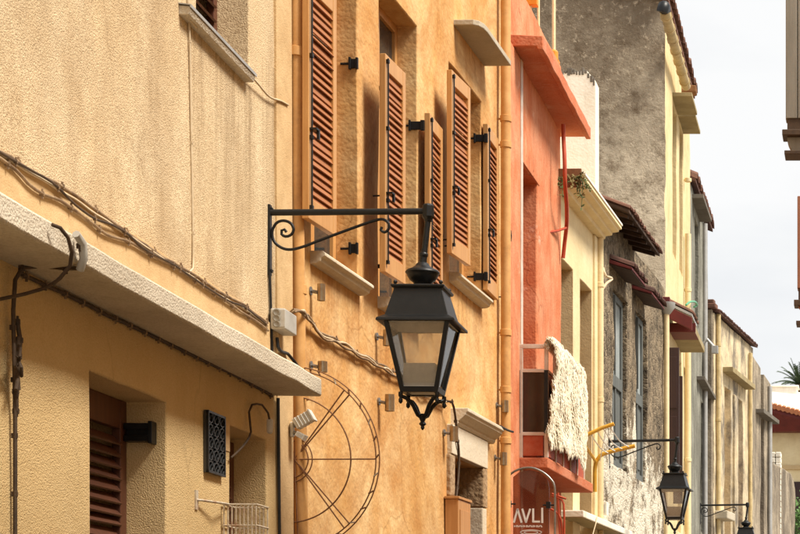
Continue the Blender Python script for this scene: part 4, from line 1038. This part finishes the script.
# eave
a, b = F.u(608,.35), F.u(660.6,.35)
a = max(a, .02); m = MB(); m.prism([(-.04,ez+.13),(-.04,ez+.17),(.34,ez+.03),(.34,ez-.005)], 'y', a, b); m.build('eave_boards', M['soffit_dark'], H)
tile_row(H, a-.02, b+.02, .37, -.05, ez+.035, .38, 30, M['tile'])
m = MB(); m.prism([(-3.5,ez+1.7),(-3.5,ez+1.75),(-.02,ez+.22),(-.02,ez+.16)], 'y', .36, b); m.build('roof', M['tile_dark'], H)
for k in range(7):
    y = a+(b-a)*(k+.5)/7; m = MB(); m.prism([(-.05,ez+.06),(-.05,ez+.13),(.30,ez+.0),(.30,ez-.04)], 'y', y-.03, y+.03); m.build('rafter', M['soffit_dark'], H)
# grey conduit and wires at the left end
cable('wire', F, [F.p(603,268,.05),F.p(606,276,.1),F.p(612,279,.12),F.p(606,284,.1),F.p(602,290,.06)], .016, M['cable_pale'], 'loop of pale wire under the first small tiled canopy', .01, 51)

# ================================================================== TALL YELLOW HOUSE
F = Fy
H = empty('house', F.M, 'tall yellow house with a big weathered grey gable wall', 'house', HG)
uE = F.u(690)
gz = EYE + (VY-2)/FOC*F.o.y
def yw(px, py0, px2, py1): return (F.u(px),F.u(px2),F.z(px2,py1),F.z(px2,py0),.4)
holes = [yw(672.6,116,677,262),yw(679.2,134,683.2,278),yw(677.5,364,681.5,534),yw(684,372,687,534)]
relief_wall(.0, uE, 0, gz, holes, D=7, step=.3, wob=.006, edge=.008).build('wall', M['yellow'], H, .012, smooth=35)
for (a,b,c,d,e) in holes:
    m = MB(); x=-.16; t=.07
    for (y0,y1,q0,q1) in ((a,a+t,c,d),(b-t,b,c,d),(a+t,b-t,d-t,d),(a+t,b-t,c,c+t),((a+b)/2-.03,(a+b)/2+.03,c+t,d-t)): m.box(x-.05,x,y0,y1,q0,q1)
    fr = m.build('window', M['cream2'], H); MB().box(x-.03,x-.024,a+t,b-t,c+t,d-t).build('pane', M['window_dark'], fr)
# gable wall facing down the street
nx, nz = 60, 60; vs = []; wd_ = 7.0
for i in range(nx+1):
    for j in range(nz+1):
        x = -wd_*i/nx; ztop = gz+.03 + (-x if -x < wd_/2 else wd_+x)*.42; z = ztop*j/nz
        y = -.03 + noise.noise(Vector((x*.9,z*.9,3)))*.03 + noise.noise(Vector((x*4,z*4,6)))*.014
        xx = x + (noise.noise(Vector((z*2.5,1,1)))*.03+.02 if i == 0 else 0)
        vs.append((xx,y,z))
m = MB().add(vs, [(i*(nz+1)+j,(i+1)*(nz+1)+j,(i+1)*(nz+1)+j+1,i*(nz+1)+j+1) for i in range(nx) for j in range(nz)])
m.build('gable_wall', M['gable'], H, smooth=60)
m = MB(); m.prism([(.08,gz-.03),(.08,gz+.05),(-wd_/2,gz+.05+wd_/2*.42+.05),(-wd_-.1,gz+.0),(-wd_-.1,gz-.06),(-wd_/2,gz+wd_/2*.42)], 'y', -.14, uE+.1); m.build('roof', M['tile'], H, .01)
tile_row(H, -.1, uE, .13, -.3, gz+.05, .42, 18, M['tile'])
# gutter
g0 = F.p(664.5,10,.16); g1 = F.p(686,86,.16)
m = MB(); m.tube([g0,g1], .075, 12)
gt = m.build('gutter', M['gutter'], H, smooth=50)
for k in range(7):
    t = (k+.5)/7; v = Vector(g0).lerp(Vector(g1), t); e = (Vector(g1)-Vector(g0)).normalized()*.03
    MB().tube([v-e,v+e], .088, 12).build('joint', M['gutter'], gt)
m = MB(); v = Vector(g0); m.tube(wob([v+Vector((-.02,-.10,-.06)),v+Vector((0,-.10,.02)),v+Vector((0,.05,.02))],0,.03), .085, 12); m.build('elbow', M['iron'], gt, smooth=50)
u, z = F.at(688,90,.1); m = MB(); m.box(-.05,.24,u-.1,u+.15,z-.06,z+.06); m.build('eave_end', M['brick'], H, .02)
# window hoods
def hood(H, F, px_w, px_f, py0, py1, th, mat, mat2=None, d=None, name='hood'):
    u0 = F.u(px_w); Pw = F.w(u0); kx = (px_f-VX)/FOC; d = d or (kx*Pw.y-Pw.x)/(F.n.x-kx*F.n.y)
    z = EYE+(VY-py0)/FOC*Pw.y; Y1 = Pw.y*(VY-py0)/(VY-py1)
    u1 = u0 + (Y1-Pw.y)
    m = MB(); m.box(-.03,d,u0,u1,z,z+th); h = m.build(name, mat, H, .006)
    if mat2: m = MB(); m.box(-.03,d+.006,u0-.022,u0-.001,z-.02,z+th+.02); m.build('end_board', mat2, h, .004)
    return h, d, u0, u1, z
hood(H,F,672,692,96,115,.06,M['soffit']); hood(H,F,678,695.5,116.5,134,.06,M['soffit'])
hood(H,F,670.5,695.6,333,352.6,.10,M['soffit'],None)
h_, d_, a_, b_, z_ = hood(H,F,670,695.0,332.5,340,.02,M['maroon'],None)
m = MB(); m.box(-.02,d_+.012,a_-.05,a_-.005,z_-.0,z_+.14); m.build('maroon_board', M['maroon'], h_, .006)
u = F.u(667); d_ = .38; z0_ = F.z(667,305); 
m = MB(); m.hexa([(-.02,u,z0_-.18),(d_,u,z0_-.38),(d_,u+.05,z0_-.38),(-.02,u+.05,z0_-.18),(-.02,u,z0_+.0),(d_,u,z0_-.19),(d_,u+.05,z0_-.19),(-.02,u+.05,z0_+.0)]); mb_ = m.build('maroon_board', M['maroon'], H, .005)
m = MB(); m.hexa([(-.02,u,z0_+.02),(d_,u,z0_-.17),(d_,u+1.0,z0_-.17),(-.02,u+1.0,z0_+.02),(-.02,u,z0_+.06),(d_,u,z0_-.13),(d_,u+1.0,z0_-.13),(-.02,u+1.0,z0_+.06)]); m.build('small_roof', M['zinc'], mb_)
tile_row(mb_, u, u+1.0, d_+.02, .0, z0_-.12, .5, 11, M['tile'])
# rainwater head with its short spout
x,y,z = F.p(661,286,.12)
o = empty('rainwater_head', F.MT(.0,-.12,z-.0), 'small pale rainwater bowl where rubble and yellow house meet', 'rainwater head')
MB().lathe([(.03,-.12),(.06,-.10),(.12,-.02),(.13,.06),(.11,.06),(.10,.0)], 14, (.05,0,0)).build('bowl', M['zinc'], o, smooth=40)
MB().box(-.02,.10,-.06,.06,.05,.14).build('maroon_cap', M['maroon'], o, .006)
MB().tube([(.05,0,-.1),(.05,0,-z+.05)], .04, 10).build('pipe', M['cream2'], o, smooth=50)
# open dark shutters standing out from the wall
for (pa,pb,ya,w_) in ((666.5,679,347.5,'dark_shutter'),(673,682.5,376,'dark_shutter')):
    u = F.u(pa); Pw = F.w(u); kx = (pb-VX)/FOC; d = (kx*Pw.y-Pw.x)/(F.n.x-kx*F.n.y); z1_ = EYE+(VY-ya)/FOC*Pw.y; z0_ = z1_-2.0 
    m = MB(); m.box(.004,d,u,u+.045,z0_,z1_); sh = m.build('shutter', M[w_], H, .005)
    for (a,b) in ((.07,.48),(.54,.93)):
        m = MB(); m.box(.03,d-.03,u-.010,u-.001,z0_+2.0*a,z0_+2.0*b); m.build('panel', M[w_], sh, .006)
x=.07; uu = F.u(688,x)
downpipe(H, [(x,uu,0),(x,uu,8.9)], .05, M['cream2'], [(x,uu,F.z(688,yy,x)) for yy in (180,290,460)])
cable('green_hose', F, [F.p(686,305,.12),F.p(690,302,.16),F.p(695,302,.17),F.p(697,305,.15),F.p(694,307,.12)], .018, paint('green_hose_paint',(.10,.36,.20),(.08,.30,.17),.5,.4), 'short green hose tied round the yellow house downpipe', .003, 61, cat='hose')

# ================================================================== GREY PLASTER HOUSE
F = Fn
H = empty('house', F.M, 'narrow grey plaster house with dark window hoods behind the yellow house', 'house', HG)
uE = Ff.o.y - F.o.y - .02
tz = F.z(695,196)
h2 = [(F.u(695),F.u(699),F.z(699,330),F.z(699,226),.35),(F.u(700.5),F.u(703.5),F.z(703.5,534),F.z(703.5,405),.35)]
relief_wall(0, uE, 0, tz, h2, step=.3, wob=.01, edge=.01).build('wall', M['greygreen'], H, .012, smooth=35)
for (a,b,c,d,e) in h2:
    m = MB(); x=-.12; t=.07
    for (y0,y1,q0,q1) in ((a,a+t,c,d),(b-t,b,c,d),(a+t,b-t,d-t,d),(a+t,b-t,c,c+t)): m.box(x-.05,x,y0,y1,q0,q1)
    fr = m.build('window', M['blue_wood'], H); MB().box(x-.03,x-.024,a+t,b-t,c+t,d-t).build('pane', M['window_dark'], fr)
hood(H,F,691.5,703.5,198,222,.07,M['grey_hood'])
hood(H,F,696.5,705,380,400,.07,M['grey_hood'])
m = MB(); m.prism([(.10,tz),(.10,tz+.05),(-3,tz+1.2),(-3,tz+1.1)], 'y', -.05, uE); m.build('roof', M['tile_dark'], H)
tile_row(H, 0, uE, .14, -.4, tz+.05, .4, 14, M['tile'])
m = MB(); uu = F.u(705,.04); m.tube([(.04,uu,0),(.04,uu,tz-.1)], .05, 10); m.build('downpipe', M['zinc'], H, smooth=50)
u, z = F.at(702,345,.0); m = MB(); m.tube([(.0,u,z),(.10,u,z+.10),(.24,u,z-.06)], .035, 8); m.box(.18,.30,u-.06,u+.06,z-.16,z-.02); m.build('spout', M['zinc'], H, .005)

# ================================================================== WEATHERED CREAM HOUSE
F = Ff
H = empty('house', F.M, 'weathered cream house with a balcony slab, second from the far end', 'house', HG)
uE = F.u(753); ez = (F.z(715.7,310.4,.06)+F.z(749.8,343.3,.06))/2
h3 = [(F.u(724.5),F.u(731),.1,F.z(731,391),.4),(F.u(737.2),F.u(743.2),.1,F.z(743.2,402),.4)]
relief_wall(0, uE, 0, ez, h3, step=.3, wob=.01, edge=.01).build('wall', M['far_cream'], H, .012, smooth=35)
for k,(a,b,c,d,e) in enumerate(h3):
    if k == 0: MB().box(-.24,-.16,a+.01,b-.01,c,d-.01).build('shutter', M['tan'], H)
    else:
        MB().box(-.24,-.16,a+.01,b-.01,c,d-.45).build('door', M['brown_paint'], H); MB().box(-.2,-.17,a+.01,b-.01,d-.44,d-.01).build('fanlight', M['window_dark'], H)
m = MB(); m.box(-3,-.02,-.10,-.012,0,ez+.05); m.build('side_wall', M['far_grey'], H, .015)
m = MB(); m.box(-.35,.06,-.16,.1,ez+.06,ez+.16); m.box(-.20,.02,-.12,.06,ez+.16,ez+.24); m.build('corner_tiles', M['tile'], H, .02)
m = MB(); m.prism([(.10,ez),(.10,ez+.05),(-3,ez+1.0),(-3,ez+.9)], 'y', 0, uE); m.build('roof', M['tile_dark'], H)
tile_row(H, 0, uE, .12, -.3, ez+.02, .35, 42, M['tile_dark'])
hood(H,F,722.8,733,372,390,.10,M['soffit'],name='balcony_slab')
for px in (718.5,): 
    uu = F.u(px,.05); downpipe(H, [(.05,uu,0),(.05,uu,ez)], .045, M['gutter'], [(.05,uu,F.z(px,y,.05)) for y in (345,420)])
MB().box(-.02,.05,F.u(732.5),F.u(736),0,F.z(733,395)).build('pilaster', M['far_cream'], H, .008)
uu = F.u(750.5,.05); downpipe(H, [(.05,uu,0),(.05,uu,ez-.2)], .04, M['gutter'], [])
# flat stone ledges near the third lamp
m = MB(); a = F.u(712,.0); z = F.z(718,520); m.box(-.02,.25,.1,.9,z,z+.16); m.build('ledge_stone', M['slabstone'], H, .02)

# ================================================================== GREY END HOUSE
F = Fh
H = empty('house', F.M, 'stained grey house with sloping top, farthest in the left row', 'house', HG)
uE = F.u(770.5); za = F.z(754,357); zb_ = F.z(769,383)
h4 = [(F.u(760.5),F.u(764.5),.1,F.z(764.5,432),.35)]
relief_wall(0, uE, 0, 6.0, h4, step=.3, wob=.012, edge=.012, top=lambda u,z: z if z < 5.9 else za+(zb_-za)*u/uE).build('wall', M['far_grey'], H, .014, smooth=35)
(a,b,c,d,e) = h4[0]; MB().box(-.2,-.14,a+.01,b-.01,c,d-.01).build('door', M['dark_shutter'], H)
hood(H,F,755.5,764,413,424.5,.09,M['grey_hood'])
uu = F.u(770,.05); MB().tube([(.05,uu,0),(.05,uu,zb_-.1)], .05, 10).build('downpipe', M['zinc'], H, smooth=50)
# stained boundary wall beyond it
pe = F.w(uE); Fw = Facade(pe.x-.05, pe.y+.1, 1130)
u1 = Fw.u(795); zt_ = Fw.z(774,463)
W_ = empty('boundary_wall', Fw.M, 'dark streaked garden wall with rounded end at the right', 'wall')
relief_wall(0, u1, 0, zt_, [], D=.4, step=.25, wob=.015, edge=.01, top=lambda u,z: z - (max(0,u-(u1-.6))/.6)**2*.35 if z > zt_-.3 else z).build('wall', M['far_grey'], W_, .06, smooth=40, seg=3)
b0 = at_depth(773,446,pe.y+1.2); b1 = at_depth(780.5,470,pe.y+1.2)
o = empty('rubble_pier', Matrix.Translation((b0.x-.1, pe.y+1.6, 0)), 'white rough masonry pier behind the streaked garden wall', 'pier')
m = MB(); nn = 8; wdt = b1.x-b0.x+.1
zz = 3.6
while zz < b0.z-.12:
    hh = .13
    for i in range(2):
        MB().box(wdt*i/2+random.uniform(0,.012), wdt*(i+1)/2-.008, random.uniform(-.02,.02), .4, zz, zz+hh-.01).build('stone', M['white_wall'], o, .015)
    zz += hh
MB().box(0.01,wdt-.01,.03,.39,0,3.6).build('core', M['white_wall'], o)

# ================================================================== FAR HOUSE, PALM, SHRUB
Yb = 62.0; kb = FOC/Yb
def bp(px,py,Y=Yb): return at_depth(px,py,Y)
B = empty('far_house', Matrix.Translation((bp(770,0).x-3, Yb, 0)), 'far yellow house with a wide clay tile roof closing the street', 'house', HG)
wx = bp(840,0).x - bp(770,0).x + 3; wz = bp(0,430).z
m = MB(); m.box(0,wx,0,6,0,wz); m.build('wall', M['cream2'], B, .02)
m = MB(); z = bp(0,466).z; m.box(0,wx,-.06,-.002,z-.12,z+.02); m.build('string_course', M['tan'], B, .01)
ez = bp(0,424).z; e0 = bp(0,408).z
dx = .0
m = MB(); m.hexa([(-.5,-.9,ez-.0),(wx,-.9,ez-.75),(wx,.0,ez-.35),(-.5,.0,ez+.35),(-.5,-.9,ez+.16),(wx,-.9,ez-.6),(wx,0.,ez-.2),(-.5,0.,ez+.5)])
sl_ = (bp(770,408).z-bp(800,421).z)/(bp(800,0).x-bp(770,0).x)
def rz(x): return ez+.45 - sl_*(x-3)*.6
m = MB(); m.hexa([(-.5,-.9,rz(-.5)-.16),(wx,-.9,rz(wx)-.16),(wx,.5,wz-.1),(-.5,.5,wz-.1),(-.5,-.9,rz(-.5)),(wx,-.9,rz(wx)),(wx,.5,wz+.1),(-.5,.5,wz+.1)]); m.build('eave', M['maroon'], B)
m = MB()
zr = bp(0,386,Yb+2.5).z
m.hexa([(2.2,-.85,rz(2.2)+.0),(wx,-.85,rz(wx)+.0),(wx,3,zr-.5),(2.4,3,zr-.2),(2.2,-.8,rz(2.2)+.08),(wx,-.8,rz(wx)+.08),(wx,3,zr-.3),(2.6,3,zr)]); m.build('roof', M['tile_pale'], B)
nt = 40; m = MB()
for i in range(nt):
    x = -.4 + (wx+.3)*i/nt; m.tube([(x,-.98,rz(x)+.02),(x,-.6,rz(x)+.10)], .09, 7)
o = m.build('eave_tiles', paint('fresh_clay_tile', (.50,.20,.095), (.40,.15,.07), .85, .2, 6, .4), B, smooth=50); o['kind'] = 'stuff'
m = MB(); x0 = bp(793.5,0).x-bp(770,0).x+3; z1_ = bp(0,482).z; m.box(x0,x0+.5,-.05,-.003,z1_-3,z1_); m.build('door', M['dark_shutter'], B)
m = MB(); x1 = bp(779,0).x-bp(770,0).x+3; z = bp(0,388,Yb+2).z; m.box(x1-.45,x1+.5,2.2,2.9,z-.5,z+.05); m.box(x1-.5,x1+.55,2.15,2.95,z+.05,z+.12); m.build('chimney', M['white_wall'], B, .02)
# palm
Yp = 130.0; base = at_depth(799,380,Yp)
o = empty('palm_tree', Matrix.Translation((base.x, Yp, 0)), 'dark green palm crown rising behind the far roof at the right', 'palm tree')
MB().tube([(0,0,0),(.15,0,base.z*.5),(0,0,base.z-.3)], [.3,.24,.22], 10).build('trunk', M['trunk'], o, smooth=60)
for k in range(60):
    az = 2*math.pi*k/60*2.4 + random.uniform(-.2,.2); el = random.uniform(R(5),R(80)); L_ = random.uniform(1.7,2.4); m = MB(); pts = []
    for q in range(9):
        t = q/8; r_ = L_*t*math.cos(el)*(1-.1*t); pts.append(Vector((r_*math.cos(az), r_*math.sin(az), base.z-.3+L_*t*math.sin(el)-.8*t*t*(.6+.4*math.cos(el)))))
    m.tube(pts, [.03*(1-.8*q/8) for q in range(9)], 4)
    for q in range(1,9):
        for s in (-1,1):
            for dd_ in (0,.5):
                a = pts[q-1].lerp(pts[q], dd_); t = (pts[q]-pts[q-1]).normalized(); side = t.cross(Vector((0,0,1)))
                side = (side.normalized() if side.length > .01 else Vector((1,0,0)))*s
                e = a + side*.26*(1-.5*q/9) + t*.22 + Vector((0,0,-.10)); nrm = t*.035
                m.add([a-nrm,a+nrm,e], [(0,1,2)])
    m.build('frond', M['palm'], o)
# shrub by the far house
bs = at_depth(800,520,55)
o = empty('shrub', Matrix.Translation((bs.x+.1, 55, 0)), 'small bright green shrub in the bottom right corner', 'shrub')
MB().tube([(0,0,0),(.05,0,bs.z*.9)], .05, 7).build('trunk', M['trunk'], o)
m = MB()
for k in range(900):
    v = Vector((random.gauss(0,.22),random.gauss(0,.22),bs.z+random.gauss(0,.28))); d_ = Vector((random.uniform(-1,1),random.uniform(-1,1),random.uniform(-1,1))).normalized()*.09; e = d_.orthogonal().normalized()*.03
    m.add([v,v+d_*.5+e,v+d_,v+d_*.5-e], [(0,1,2,3)])
m.build('crown', paint('shrub_leaf',(.10,.20,.04),(.06,.13,.03),.6,.3), o)

# ================================================================== RIGHT SIDE OF THE STREET
RX = .95
Hh = empty('house', Matrix.Translation((RX, 11, 0)), 'right-hand house carrying the projecting timber panels', 'house', HG)
MB().box(0,4,1.6,13,0,6.9).build('wall', M['yellow'], Hh, .02)
Hi = empty('house', Matrix.Translation((RX, 2, 0)), 'tall unseen right-hand house beside the camera, added to shade the lower cream house', 'house', HG)
MB().box(0,4,0,10.55,0,8.2).build('wall', M['tan'], Hi, .02)  # added out of view, height set to shade the lower cream wall
def bay(Y, px, py_bot, mat, mat_d, lab, w_, h_, k):
    P0 = at_depth(px, py_bot, Y)
    o = empty('timber_panel', Matrix.Translation((P0.x, Y, P0.z)), lab, 'timber panel', 'timber panels on the right-hand house')
    D = RX-P0.x+.05; s = Y/FOC
    pb = lambda py: (py_bot-py)*s
    n = 9
    bwid = 1.0*12*s
    MB().box(.03,D,.03,w_,pb(118 if k==0 else py_bot-20),h_).build('core', mat, o)
    i = 0; x = .0
    while x < D-.02:
        b = min(D, x+bwid)
        MB().box(x+.003,b-.003,.0,.028,pb(118 if k==0 else py_bot-20),h_).build('plank', mat, o, .004); x += bwid; i += 1
    y = .03
    while y < w_:
        MB().box(.0,.028,y+.003,y+bwid*1.3-.003,pb(118 if k==0 else py_bot-20),h_).build('plank', mat, o, .004); y += bwid*1.3
    m = MB(); a = 118 if k==0 else py_bot-20
    m.box(.012,D,.01,w_-.01,pb(a+12),pb(a)-.001); m.build('moulding', mat_d, o, .004)
    MB().box(-3.2*s,D,-.03,w_+.03,pb(a+18),pb(a+12)-.001).build('ledge', mat_d, o, .005)
    pr = []
    for t in range(7):
        q = t/6; pr.append((.01+ .06*math.sin(q*math.pi/2)*k + (.045*q*q), pb(a+18)-.001 - q*(pb(a+18)-pb(a+33))))
    m = MB(); m.prism(pr+[(D,pr[-1][1]),(D,pr[0][1])], 'y', .02, w_-.02); m.build('corbel', mat, o, .003)
    MB().box(-1.0*s,D,-.03,w_+.03,pb(a+37),pb(a+33)-.001).build('base_board', mat_d, o, .004)
    return o
bay(14.0, 785.5, 155, M['bay_wood'], M['bay_wood_dark'], 'weathered timber wing panel with moulded base at the top right edge', .13, 2.6, 0)
bay(20.0, 797.2, 308, M['bay_red'], M['bay_wood_dark'], 'red-brown timber panel sliver below the weathered one at the right edge', .13, 1.15, 1)

# drop leftovers
for me in list(bpy.data.meshes):
    if me.users == 0: bpy.data.meshes.remove(me)
